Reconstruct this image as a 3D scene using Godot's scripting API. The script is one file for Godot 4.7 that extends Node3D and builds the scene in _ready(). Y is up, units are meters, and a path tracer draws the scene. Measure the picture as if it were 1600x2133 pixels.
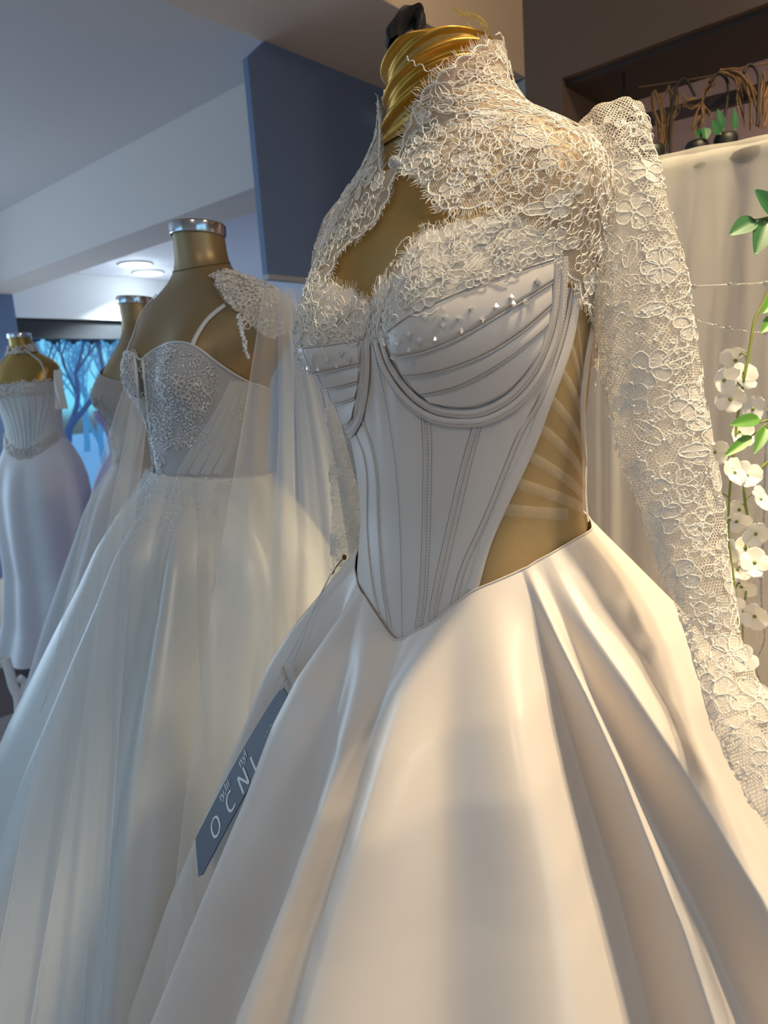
extends Node3D
# A bridal shop: a satin gown with a lace bolero on a gold mannequin, more gowns behind it, a tulle curtain with garlands on the right.

const FOCAL := 1500.0   # of the lens, in pixels of the 1600 x 2133 frame
var eye := Vector3(0, 1.25, 0)
var look_r := Vector3.RIGHT
var look_u := Vector3.UP
var look_f := Vector3.FORWARD
var taken := {}

func ray(px: float, py: float) -> Vector3:
	return look_f + look_r * ((px - 800.0) / FOCAL) - look_u * ((py - 1066.5) / FOCAL)

func at(px: float, py: float, d: float) -> Vector3:   # the point d metres in front of the lens
	return eye + ray(px, py) * d

func on_y(px: float, py: float, h: float) -> Vector3:  # where the line of sight meets the level h
	var r := ray(px, py)
	return eye + r * ((h - eye.y) / r.y)

# ---------------------------------------------------------------- naming
func numbered(called: String) -> String:
	var k: int = taken.get(called, 0)
	taken[called] = k + 1
	return called if k == 0 else "%s_%03d" % [called, k]

func tag(o: Node3D, label: String, category: String, group := "") -> void:
	o.set_meta("label", label)
	o.set_meta("category", category)
	if group != "":
		o.set_meta("group", group)

func thing(called: String, label: String, category: String, group := "", pos := Vector3.ZERO) -> Node3D:
	var o := Node3D.new()
	o.name = numbered(called)
	add_child(o)
	o.position = pos
	tag(o, label, category, group)
	return o

func put(mesh: Mesh, called: String, m: Material, parent: Node3D, kind := "") -> MeshInstance3D:
	var o := MeshInstance3D.new()
	o.mesh = mesh
	o.material_override = m
	o.cast_shadow = GeometryInstance3D.SHADOW_CASTING_SETTING_ON
	if parent == self:
		o.name = numbered(called)
		add_child(o)
	else:
		o.name = called
		parent.add_child(o, true)
	if kind != "":
		o.set_meta("kind", kind)
	return o

# ---------------------------------------------------------------- meshes
class Mb:
	var v := PackedVector3Array()
	var n := PackedVector3Array()
	var uv := PackedVector2Array()
	var ix := PackedInt32Array()
	var base := Vector3.ZERO    # where the node stands

	func grid(p: PackedVector3Array, nu: int, nv: int, uvs := PackedVector2Array(), wrap := false, flip := false) -> void:
		var o := v.size()
		for j in nv:
			for i in nu:
				var k := j * nu + i
				var il := i - 1
				var ir := i + 1
				if il < 0:
					il = nu - 2 if wrap else 0
				if ir >= nu:
					ir = 1 if wrap else nu - 1
				var du := p[j * nu + ir] - p[j * nu + il]
				var dv := p[mini(j + 1, nv - 1) * nu + i] - p[maxi(j - 1, 0) * nu + i]
				var nn := du.cross(dv)
				if nn.length_squared() < 1e-16:
					nn = (p[j * nu + ir] - p[j * nu + il]).cross(p[mini(j + 2, nv - 1) * nu + i] - p[maxi(j - 2, 0) * nu + i])
				if nn.length_squared() < 1e-18:
					nn = Vector3.UP
				nn = nn.normalized()
				v.append(p[k] - base)
				n.append(-nn if flip else nn)
				uv.append(uvs[k] if uvs.size() > k else Vector2(float(i) / (nu - 1), float(j) / (nv - 1)))
		for j in nv - 1:
			for i in nu - 1:
				var a := o + j * nu + i
				if flip:
					ix.append_array(PackedInt32Array([a, a + 1, a + nu + 1, a, a + nu + 1, a + nu]))
				else:
					ix.append_array(PackedInt32Array([a, a + nu + 1, a + 1, a, a + nu, a + nu + 1]))

	func tri(a: Vector3, b: Vector3, c: Vector3, ua := Vector2.ZERO, ub := Vector2.ZERO, uc := Vector2.ZERO) -> void:  # a, b, c counter-clockwise seen from the front
		var nn := (b - a).cross(c - a)
		if nn.length_squared() < 1e-20:
			return
		nn = nn.normalized()
		var o := v.size()
		v.append_array(PackedVector3Array([a - base, b - base, c - base]))
		n.append_array(PackedVector3Array([nn, nn, nn]))
		uv.append_array(PackedVector2Array([ua, ub, uc]))
		ix.append_array(PackedInt32Array([o, o + 2, o + 1]))

	func quad(a: Vector3, b: Vector3, c: Vector3, d: Vector3) -> void:
		tri(a, b, c, Vector2(0, 0), Vector2(1, 0), Vector2(1, 1))
		tri(a, c, d, Vector2(0, 0), Vector2(1, 1), Vector2(0, 1))

	func tube(p: PackedVector3Array, r0: float, r1 := -1.0, sides := 5, closed := false) -> void:
		var m := p.size()
		if m < 2:
			return
		if r1 < 0.0:
			r1 = r0
		var o := v.size()
		var t0 := (p[1] - p[0]).normalized()
		var side := t0.cross(Vector3.UP if absf(t0.y) < 0.9 else Vector3.RIGHT).normalized()
		for i in m:
			var t: Vector3
			if closed:
				t = p[(i + 1) % m] - p[(i + m - 1) % m]
			else:
				t = p[mini(i + 1, m - 1)] - p[maxi(i - 1, 0)]
			if t.length_squared() < 1e-18:
				t = t0
			t = t.normalized()
			side = (side - t * side.dot(t))
			if side.length_squared() < 1e-8:
				side = t.cross(Vector3(0.3, 0.5, 0.81))
			side = side.normalized()
			var up := side.cross(t)
			var r := lerpf(r0, r1, float(i) / (m - 1))
			for s in sides:
				var a := TAU * s / sides
				var d := side * cos(a) + up * sin(a)
				v.append(p[i] + d * r - base)
				n.append(d)
				uv.append(Vector2(float(s) / sides, float(i) / (m - 1)))
		var rows := m if closed else m - 1
		for i in rows:
			var i2 := (i + 1) % m
			for s in sides:
				var s2 := (s + 1) % sides
				var a := o + i * sides + s
				var b := o + i * sides + s2
				var c := o + i2 * sides + s2
				var d := o + i2 * sides + s
				ix.append_array(PackedInt32Array([a, b, c, a, c, d]))
		if not closed and r1 > 0.0009:
			cap(p[0], -t0, o, sides, false)
			cap(p[m - 1], (p[m - 1] - p[m - 2]).normalized(), o + (m - 1) * sides, sides, true)

	func cap(centre: Vector3, dir: Vector3, ring: int, sides: int, end: bool) -> void:
		var o := v.size()
		v.append(centre - base)
		n.append(dir)
		uv.append(Vector2(0.5, 0.5))
		for s in sides:
			v.append(v[ring + s])
			n.append(dir)
			uv.append(Vector2(0.5, 0.5))
		for s in sides:
			var a := o + 1 + s
			var b := o + 1 + (s + 1) % sides
			if end:
				ix.append_array(PackedInt32Array([o, a, b]))
			else:
				ix.append_array(PackedInt32Array([o, b, a]))

	func ball(c: Vector3, r: float, nu := 8, nv := 6, squash := 1.0) -> void:
		var p := PackedVector3Array()
		for j in nv + 1:
			var b := PI * j / nv - PI / 2
			for i in nu + 1:
				var a := TAU * i / nu
				p.append(c + Vector3(cos(b) * sin(a), sin(b) * squash, cos(b) * cos(a)) * r)
		grid(p, nu + 1, nv + 1, PackedVector2Array(), true)

	func box(lo: Vector3, hi: Vector3, t := Transform3D()) -> void:   # edges chamfered a little
		var q := []
		for k in 8:
			q.append(t * Vector3(hi.x if k & 1 else lo.x, hi.y if k & 2 else lo.y, hi.z if k & 4 else lo.z))
		quad(q[4], q[5], q[7], q[6])
		quad(q[1], q[0], q[2], q[3])
		quad(q[5], q[1], q[3], q[7])
		quad(q[0], q[4], q[6], q[2])
		quad(q[6], q[7], q[3], q[2])
		quad(q[0], q[1], q[5], q[4])

	func prism(poly: PackedVector3Array, depth: Vector3) -> void:  # a flat outline, counter-clockwise seen from the front, pushed along depth
		var m := poly.size()
		var nn := -depth.normalized()
		var e1 := (poly[1] - poly[0]).normalized()
		var e2 := nn.cross(e1).normalized()
		var flat := PackedVector2Array()
		for q in poly:
			flat.append(Vector2((q - poly[0]).dot(e1), (q - poly[0]).dot(e2)))
		var t := Geometry2D.triangulate_polygon(flat)
		for k in range(0, t.size(), 3):
			var a := poly[t[k]]
			var b := poly[t[k + 1]]
			var c := poly[t[k + 2]]
			if (b - a).cross(c - a).dot(nn) < 0.0:
				var s := b
				b = c
				c = s
			tri(a, b, c, flat[t[k]], flat[t[k + 1]], flat[t[k + 2]])
			tri(a + depth, c + depth, b + depth)
		for i in m:
			var a := poly[i]
			var b := poly[(i + 1) % m]
			quad(a, a + depth, b + depth, b)

	func mesh() -> ArrayMesh:
		var s := []
		s.resize(Mesh.ARRAY_MAX)
		s[Mesh.ARRAY_VERTEX] = v
		s[Mesh.ARRAY_NORMAL] = n
		s[Mesh.ARRAY_TEX_UV] = uv
		s[Mesh.ARRAY_INDEX] = ix
		var m := ArrayMesh.new()
		if v.size() > 0:
			m.add_surface_from_arrays(Mesh.PRIMITIVE_TRIANGLES, s)
		return m

# ---------------------------------------------------------------- surfaces with two coordinates
class Surf:
	var eu := 0.004
	var ev := 0.0012

	func p(_u: float, _v: float) -> Vector3:
		return Vector3.ZERO

	func nrm(u: float, v: float) -> Vector3:
		return (p(u + eu, v) - p(u - eu, v)).cross(p(u, v + ev) - p(u, v - ev)).normalized()

	func q(u: float, v: float, off: float) -> Vector3:
		return p(u, v) + nrm(u, v) * off

	func metric(u: float, v: float) -> Vector2:   # metres per unit of u and of v
		return Vector2((p(u + eu, v) - p(u - eu, v)).length() / (2.0 * eu), (p(u, v + ev) - p(u, v - ev)).length() / (2.0 * ev))

class Form extends Surf:      # a dress form: u is the angle from the front towards its left, v the height above the waist
	const N := 320
	var ta := PackedFloat32Array()
	var tf := PackedFloat32Array()
	var tb := PackedFloat32Array()
	var tc := PackedFloat32Array()
	var y0 := 0.0
	var y1 := 1.0
	var to_world := Transform3D()
	var to_local := Transform3D()
	var bx := 0.085
	var by := 0.185
	var bz := 0.047
	var bw := 0.055

	func setup(rows: Array, where: Transform3D) -> void:
		to_world = where
		to_local = where.affine_inverse()
		y0 = rows[0][0]
		y1 = rows[-1][0]
		var cols := [ta, tf, tb, tc]
		for c in 4:
			var raw := PackedFloat32Array()
			var k := 0
			for i in N:
				var y := lerpf(y0, y1, float(i) / (N - 1))
				while k < rows.size() - 2 and y > rows[k + 1][0]:
					k += 1
				raw.append(lerpf(rows[k][c + 1], rows[k + 1][c + 1], (y - rows[k][0]) / (rows[k + 1][0] - rows[k][0])))
			for pass_no in 2:
				var s := raw.duplicate()
				for i in N:
					var sum := 0.0
					for d in range(-6, 7):
						sum += raw[clampi(i + d, 0, N - 1)]
					s[i] = sum / 13.0
				raw = s
			cols[c] = raw
		ta = cols[0]
		tf = cols[1]
		tb = cols[2]
		tc = cols[3]

	func bump(x: float, y: float, c: float) -> float:
		if c <= 0.0 or bz == 0.0:
			return 0.0
		var dy := (y - by) / (0.085 if y > by else 0.05)
		var d1 := (x - bx) / bw
		var d2 := (x + bx) / bw
		return bz * smoothstep(0.0, 0.5, c) * (exp(-0.9 * (d1 * d1 + dy * dy)) + exp(-0.9 * (d2 * d2 + dy * dy)))

	func loc(u: float, v: float) -> Vector3:
		var fi := clampf((v - y0) / (y1 - y0), 0.0, 1.0) * (N - 1)
		var i := mini(int(fi), N - 2)
		var t := fi - i
		var a := lerpf(ta[i], ta[i + 1], t)
		var c := cos(u)
		var b := lerpf(tf[i], tf[i + 1], t) if c > 0.0 else lerpf(tb[i], tb[i + 1], t)
		var x := a * sin(u)
		return Vector3(x, v, lerpf(tc[i], tc[i + 1], t) + b * c + bump(x, v, c))

	func p(u: float, v: float) -> Vector3:
		return to_world * loc(u, v)

	var hit_u := 0.0

	func val(l: Vector3) -> float:
		var fi := clampf((l.y - y0) / (y1 - y0), 0.0, 1.0) * (N - 1)
		var i := mini(int(fi), N - 2)
		var t := fi - i
		var a := lerpf(ta[i], ta[i + 1], t)
		var sx := l.x / a
		var z := l.z - lerpf(tc[i], tc[i + 1], t)
		if z > 0.0:
			z = maxf(0.0001, z - bump(l.x, l.y, sqrt(maxf(0.0, 1.0 - sx * sx))))
			z /= lerpf(tf[i], tf[i + 1], t)
		else:
			z /= lerpf(tb[i], tb[i + 1], t)
		hit_u = atan2(sx, z)
		return sqrt(sx * sx + z * z) - 1.0

	func hit(from: Vector3, dir: Vector3, near: float, far: float) -> Vector2:   # (u, v) where the line meets the form, or passes it closest
		var a := to_local * from
		var d := to_local.basis * dir
		var best := 1e9
		var best_t := near
		var t := near
		var step := 0.008
		while t < far:
			var f := val(a + d * t)
			if f < best:
				best = f
				best_t = t
			if f < 0.0:
				var lo := t - step
				var hi := t
				for k in 9:
					var mid := (lo + hi) * 0.5
					if val(a + d * mid) < 0.0:
						hi = mid
					else:
						lo = mid
				best_t = hi
				break
			t += step
		var l := a + d * best_t
		val(l)
		return Vector2(hit_u, l.y)

# ---------------------------------------------------------------- curves
func smooth(pts: Array, n: int) -> PackedVector2Array:    # a flat list x, y, x, y ... as n points evenly spread along a soft curve through them
	var c := Curve2D.new()
	var m := pts.size() / 2
	for i in m:
		var q := Vector2(pts[2 * i], pts[2 * i + 1])
		var a := Vector2(pts[2 * maxi(i - 1, 0)], pts[2 * maxi(i - 1, 0) + 1])
		var b := Vector2(pts[2 * mini(i + 1, m - 1)], pts[2 * mini(i + 1, m - 1) + 1])
		var tan_ := (b - a) / 6.0
		var lim := minf((q - a).length() if i > 0 else 1e9, (b - q).length() if i < m - 1 else 1e9) * 0.4
		if tan_.length() > lim:
			tan_ = tan_.normalized() * lim
		c.add_point(q, -tan_, tan_)
	c.bake_interval = maxf(0.002, c.get_baked_length() / (n * 3.0)) if false else c.bake_interval
	var total := c.get_baked_length()
	var out := PackedVector2Array()
	for i in n:
		out.append(c.sample_baked(total * i / (n - 1.0), true))
	return out

func smooth3(pts: PackedVector3Array, n: int) -> PackedVector3Array:
	var c := Curve3D.new()
	c.bake_interval = 0.004
	var m := pts.size()
	for i in m:
		var tan_ := (pts[mini(i + 1, m - 1)] - pts[maxi(i - 1, 0)]) / 6.0
		c.add_point(pts[i], -tan_, tan_)
	var total := c.get_baked_length()
	var out := PackedVector3Array()
	for i in n:
		out.append(c.sample_baked(total * i / (n - 1.0), true))
	return out

func trace(f: Form, pts: Array, n: int) -> PackedVector2Array:   # a line seen on a form, as its (u, v) there
	var out := PackedVector2Array()
	var d := (f.to_world.origin - eye).dot(look_f)
	for q in smooth(pts, n):
		out.append(f.hit(eye, ray(q.x, q.y), d - 0.4, d + 0.35))
	return out

func along(c: PackedVector2Array, t: float) -> Vector2:
	var x := clampf(t, 0.0, 1.0) * (c.size() - 1)
	var i := mini(int(x), c.size() - 2)
	return c[i].lerp(c[i + 1], x - i)

func patch(mb: Mb, f: Surf, a: PackedVector2Array, b: PackedVector2Array, nv: int, off: float, bulge := 0.0, uvm := 1.0, flip := false) -> void:   # a sheet lying on f between two lines
	var n := a.size()
	var p := PackedVector3Array()
	var uvs := PackedVector2Array()
	var mt := f.metric(a[n / 2].x, a[n / 2].y)
	for j in nv:
		var t := float(j) / (nv - 1)
		for i in n:
			var c := a[i].lerp(b[i], t)
			p.append(f.q(c.x, c.y, off + bulge * sin(PI * t)))
			uvs.append(Vector2(c.x * mt.x, c.y * mt.y) * uvm)
	mb.grid(p, n, nv, uvs, false, flip)

func lay(f: Surf, c: PackedVector2Array, off: float) -> PackedVector3Array:
	var out := PackedVector3Array()
	for q in c:
		out.append(f.q(q.x, q.y, off))
	return out

func band(mb: Mb, p: PackedVector3Array, nrm: PackedVector3Array, w: float, h: float, nc := 7) -> void:   # a raised soft band along a line
	var m := p.size()
	var g := PackedVector3Array()
	for i in m:
		var t := (p[mini(i + 1, m - 1)] - p[maxi(i - 1, 0)]).normalized()
		var s := nrm[i].cross(t).normalized()
		for k in nc:
			var a := lerpf(-1.0, 1.0, float(k) / (nc - 1))
			g.append(p[i] + s * (w * 0.5 * a) + nrm[i] * (h * (1.0 - a * a * a * a) - 0.0006))
	mb.grid(g, nc, m)

func band_on(mb: Mb, f: Surf, c: PackedVector2Array, w: float, h: float, off: float) -> void:
	var nn := PackedVector3Array()
	for q in c:
		nn.append(f.nrm(q.x, q.y))
	band(mb, lay(f, c, off), nn, w, h)

# ---------------------------------------------------------------- materials
func mat(hex: String, rough := 0.6, metal := 0.0, spec := 0.5) -> StandardMaterial3D:
	var m := StandardMaterial3D.new()
	m.albedo_color = Color(hex)
	m.roughness = rough
	m.metallic = metal
	m.metallic_specular = spec
	m.cull_mode = BaseMaterial3D.CULL_DISABLED
	return m

func cloth(hex: String, rough: float, back: float, rim := 0.0) -> StandardMaterial3D:
	var m := mat(hex, rough)
	if back > 0.0:
		m.backlight_enabled = true
		m.backlight = Color(back, back, back * 0.97)
	if rim > 0.0:
		m.rim_enabled = true
		m.rim = rim
	return m

func noise_tex(freq: float, size: int, seed_: int, normal := false, strength := 4.0, kind := FastNoiseLite.TYPE_SIMPLEX_SMOOTH) -> NoiseTexture2D:
	var nz := FastNoiseLite.new()
	nz.noise_type = kind
	nz.frequency = freq
	nz.seed = seed_
	nz.fractal_octaves = 3
	var t := NoiseTexture2D.new()
	t.width = size
	t.height = size
	t.seamless = true
	t.noise = nz
	t.as_normal_map = normal
	t.bump_strength = strength
	return t
const LENS := 16.878
const SKY := 1.2
const DAY := 7.5
const DAY2 := 1.3
const DAY3 := 1.0
const WARM := 4.5
const WARM2 := 6.5
const WASH := 4.0
const FILL := 1.05
const FAR := 9.0
const NICHE := 1.2
const WARM_AT := Vector3(0.72, 2.985, -0.50)
const WARM_TO := Vector3(0.26, 1.05, -0.62)

# ================================================================ the scene
var rng := RandomNumberGenerator.new()

func _ready() -> void:
	rng.seed = 20231
	# camera: a phone held at chest height, tipped down a little and rolled
	var pitch := deg_to_rad(9.5)
	var roll := deg_to_rad(4.0)
	var up0 := Vector3(0, cos(pitch), -sin(pitch))
	look_f = Vector3(0, -sin(pitch), -cos(pitch))
	look_r = Vector3.RIGHT * cos(roll) - up0 * sin(roll)
	look_u = up0 * cos(roll) + Vector3.RIGHT * sin(roll)
	var cam := Camera3D.new()
	cam.name = "camera"
	add_child(cam)
	cam.transform = Transform3D(Basis(look_r, look_u, -look_f), eye)
	cam.near = 0.02
	cam.far = 200.0
	var phys := CameraAttributesPhysical.new()
	phys.frustum_focal_length = LENS
	phys.frustum_focus_distance = 0.74
	phys.frustum_near = 0.02
	phys.frustum_far = 200.0
	phys.exposure_aperture = LENS / 3.0      # a pupil of 3 mm, as in a phone
	cam.attributes = phys
	cam.current = true
	# sky and exposure
	var world := WorldEnvironment.new()
	world.name = "world"
	var env := Environment.new()
	env.background_mode = Environment.BG_SKY
	var sky := Sky.new()
	var air := ProceduralSkyMaterial.new()
	air.sky_top_color = Color(0.52, 0.74, 0.98)
	air.sky_horizon_color = Color(0.42, 0.80, 0.92)
	air.ground_horizon_color = Color(0.55, 0.68, 0.75)
	air.ground_bottom_color = Color(0.35, 0.42, 0.46)
	air.sky_energy_multiplier = SKY
	air.ground_energy_multiplier = SKY * 0.6
	sky.sky_material = air
	env.sky = sky
	env.tonemap_mode = Environment.TONE_MAPPER_LINEAR
	env.tonemap_exposure = 0.88
	env.sdfgi_enabled = true
	env.ssao_enabled = true
	env.ssil_enabled = true
	world.environment = env
	add_child(world)
	# daylight area lights: the shop front, then two unseen windows placed for their light
	day(E1 * -6.2 + E2 * 0.35 + Vector3(0, 1.35, 0), E1 + Vector3(0, 0.2, 0), Vector2(3.9, 2.0), Color(0.83, 0.915, 1.0), DAY)
	day(E1 * -3.7 + E2 * -3.12 + Vector3(0, 1.45, 0), E2 + Vector3(0, 0.2, 0), Vector2(3.6, 1.8), Color(0.83, 0.915, 1.0), DAY2)  # unseen window left of the camera, placed to light the beam and corset
	day(E1 * 3.02 + E2 * -0.9 + Vector3(0, 1.6, 0), -E1, Vector2(3.4, 1.8), Color(0.87, 0.93, 1.0), DAY3)  # unseen window behind the camera, placed to light the slate wall coolly
	materials()
	setting()
	front_mannequin()
	gown()
	bolero()
	small_things()
	back_gowns()
	curtain_side()

func day(pos: Vector3, towards: Vector3, size: Vector2, c: Color, e: float) -> void:
	var l := AreaLight3D.new()
	l.name = numbered("unseen_window_daylight")
	l.area_size = size
	l.light_color = c
	l.light_energy = e
	l.area_range = 14.0
	l.shadow_enabled = true
	add_child(l)
	l.look_at_from_position(pos, pos + towards, Vector3.UP)

func lamp(pos: Vector3, aim: Vector3, e: float, angle: float, c: Color, r := 0.045, size := 0.05, ceiling_fill := 0.0) -> void:   # a recessed downlight: ring, glowing lens, beam
	var o := thing("ceiling_spotlight", "", "spotlight", "", pos)
	var b := Mb.new()
	var ring := PackedVector3Array()
	for k in 28:
		ring.append(Vector3(cos(TAU * k / 28), 0, sin(TAU * k / 28)) * (r + 0.008))
	b.tube(ring, 0.008, 0.008, 6, true)
	put(b.mesh(), "trim_ring", M.white_paint, o)
	b = Mb.new()
	var g := PackedVector3Array()
	for j in 6:
		for i in 25:
			g.append(Vector3(sin(TAU * i / 24), 0, cos(TAU * i / 24)) * (r * j / 5.0) + Vector3(0, -0.006 * (1.0 - pow(j / 5.0, 2)), 0))
	b.grid(g, 25, 6, PackedVector2Array(), true, true)
	var gm := mat("ffffff", 0.4)
	gm.emission_enabled = true
	gm.emission = c
	gm.emission_energy_multiplier = 2.2
	put(b.mesh(), "lens", gm, o)
	var l := SpotLight3D.new()
	l.name = "beam"
	l.light_color = c
	l.light_energy = e
	l.spot_angle = angle
	l.spot_angle_attenuation = 0.6
	l.spot_range = 14.0
	l.spot_attenuation = 2.0
	l.light_size = size
	l.shadow_enabled = true
	o.add_child(l)
	l.look_at_from_position(pos + Vector3(0, -0.03, 0), aim, Vector3.BACK)
	if ceiling_fill > 0.0:       # added fill light under the disc, brightens the ceiling round it
		var g2 := OmniLight3D.new()
		g2.name = "ceiling_fill"
		g2.light_color = c
		g2.light_energy = ceiling_fill
		g2.omni_range = 14.0
		g2.omni_attenuation = 2.0
		g2.light_size = 0.06
		g2.shadow_enabled = true
		o.add_child(g2)
		g2.position = Vector3(0, -0.10, 0)
	tag(o, lamp_label, "spotlight")

var lamp_label := ""
var M := {}

# ---------------------------------------------------------------- fabrics and paints
func net_texture(thick: float, picots := 0.0) -> ImageTexture:     # one hexagon of a bobbinet, as holes in a sheet
	var w := 96
	var h := 166
	var im := Image.create(w, h, false, Image.FORMAT_RGBA8)
	for y in h:
		for x in w:
			var px := float(x) / w
			var py := float(y) / h * 1.7320508
			var d1 := 1e9
			var d2 := 1e9
			for cy in range(-1, 4):
				for cx in range(-1, 3):
					var qx := cx + (0.5 if cy & 1 else 0.0)
					var qy := cy * 0.8660254
					var d := sqrt((px - qx) * (px - qx) + (py - qy) * (py - qy))
					if d < d1:
						d2 = d1
						d1 = d
					elif d < d2:
						d2 = d
			var a := 1.0 if d2 - d1 < thick else 0.0
			im.set_pixel(x, y, Color(1, 1, 1, a))
	return ImageTexture.create_from_image(im)

func net_mat(hex: String, thick: float, pitch: float) -> StandardMaterial3D:
	var m := cloth(hex, 0.75, 0.5)
	m.albedo_texture = net_texture(thick)
	m.transparency = BaseMaterial3D.TRANSPARENCY_ALPHA_SCISSOR
	m.alpha_scissor_threshold = 0.5
	m.uv1_scale = Vector3(1.0 / pitch, 1.0 / (pitch * 1.7320508), 1)
	return m

func sheer(hex: String, a: float, rough := 0.8) -> StandardMaterial3D:
	var m := cloth(hex, rough, 0.7)
	m.albedo_color.a = a
	m.transparency = BaseMaterial3D.TRANSPARENCY_ALPHA
	return m

func gold(hex: String, rough: float, metal: float, grain: float) -> StandardMaterial3D:
	var m := mat(hex, rough, metal)
	m.normal_enabled = true
	m.normal_texture = noise_tex(0.4, 256, 5, true, 6.0, FastNoiseLite.TYPE_VALUE)
	m.normal_scale = grain
	m.uv1_triplanar = true
	m.uv1_scale = Vector3(45, 45, 45)
	return m

func materials() -> void:
	var satin := mat("d3c9c0", 0.36, 0.0, 0.5)
	satin.rim_enabled = true
	satin.rim = 0.25
	satin.heightmap_enabled = false
	M.satin = satin
	var sk := mat("dacfc5", 0.34, 0.0, 0.55)
	sk.rim_enabled = true
	sk.rim = 0.3
	sk.normal_enabled = true
	sk.normal_texture = noise_tex(0.006, 512, 9, true, 3.0)
	sk.normal_scale = 0.10
	sk.uv1_triplanar = true
	sk.uv1_scale = Vector3(2.2, 1.4, 2.2)
	M.skirt = sk
	M.thread = mat("a89a90", 0.7)
	M.painted_seam_shade = mat("a79d92", 0.8)  # darker tone that stands for the shade along the corset seams
	M.net = net_mat("efe6d8", 0.18, 0.0027)
	M.net_fine = net_mat("efe6d8", 0.24, 0.0018)
	M.net_dense = net_mat("efe8de", 0.40, 0.0016)
	M.cord = cloth("f4eee4", 0.5, 0.25, 0.3)
	M.petal = net_mat("efe6d9", 0.34, 0.0011)
	M.tulle_tan = sheer("d8c39a", 0.30)
	M.tulle_fold = sheer("e2d4bc", 0.28)
	M.gold_body = gold("b38f50", 0.40, 0.65, 0.9)
	M.gold_cloth = gold("c4953c", 0.32, 0.8, 0.35)
	M.gold_matte = gold("a8894a", 0.32, 0.75, 0.1)
	M.bronze = gold("a08a66", 0.42, 0.55, 0.06)
	M.chrome = mat("cfd2d6", 0.16, 1.0)
	M.black_cloth = mat("15151d", 0.75)
	M.yellow = mat("b59a2c", 0.7)
	M.crystal = mat("f4f6fa", 0.05, 0.0, 0.9)
	M.crystal.refraction_enabled = true
	M.crystal.refraction_scale = 0.05
	M.crystal.albedo_color.a = 0.25
	M.white_paint = mat("e4e2de", 0.7)
	M.brass = mat("7c5526", 0.35, 0.9)
	M.card = mat("5d6575", 0.55)
	M.print = mat("e8eaee", 0.6)
	M.lining = cloth("e6ddd2", 0.7, 0.2)
	M.bead_cream = cloth("e9e2da", 0.35, 0.1)
	M.white_crepe = cloth("e6e4e6", 0.55, 0.05)
	M.string = cloth("d7d4cf", 0.6, 0.2)

# ---------------------------------------------------------------- the room: its walls run along e1 and e2, at an angle to the lens
const E1 := Vector3(0.749, 0, 0.6626)
const E2 := Vector3(0.6626, 0, -0.749)

func st(s: float, t: float, y: float) -> Vector3:
	return E1 * s + E2 * t + Vector3(0, y, 0)

func on_t(px: float, py: float, t: float) -> Vector3:
	var r := ray(px, py)
	return eye + r * ((t - eye.dot(E2)) / r.dot(E2))

func on_s(px: float, py: float, s: float) -> Vector3:
	var r := ray(px, py)
	return eye + r * ((s - eye.dot(E1)) / r.dot(E1))

func block(called: String, s0: float, s1: float, t0: float, t1: float, y0: float, y1: float, m: Material) -> MeshInstance3D:
	var b := Mb.new()
	b.base = st((s0 + s1) * 0.5, (t0 + t1) * 0.5, y0)
	b.box(Vector3(s0, y0, -t1), Vector3(s1, y1, -t0), Transform3D(Basis(E1, Vector3.UP, -E2), Vector3.ZERO))
	var o := put(b.mesh(), called, m, self)
	o.position = b.base
	o.set_meta("kind", "structure")
	return o

func plaster(hex: String, rough := 0.75) -> StandardMaterial3D:
	var m := mat(hex, rough)
	m.normal_enabled = true
	m.normal_texture = noise_tex(0.03, 256, 3, true, 2.0)
	m.normal_scale = 0.12
	m.uv1_triplanar = true
	m.uv1_world_triplanar = true
	m.uv1_scale = Vector3(1.3, 1.3, 1.3)
	return m

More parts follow.
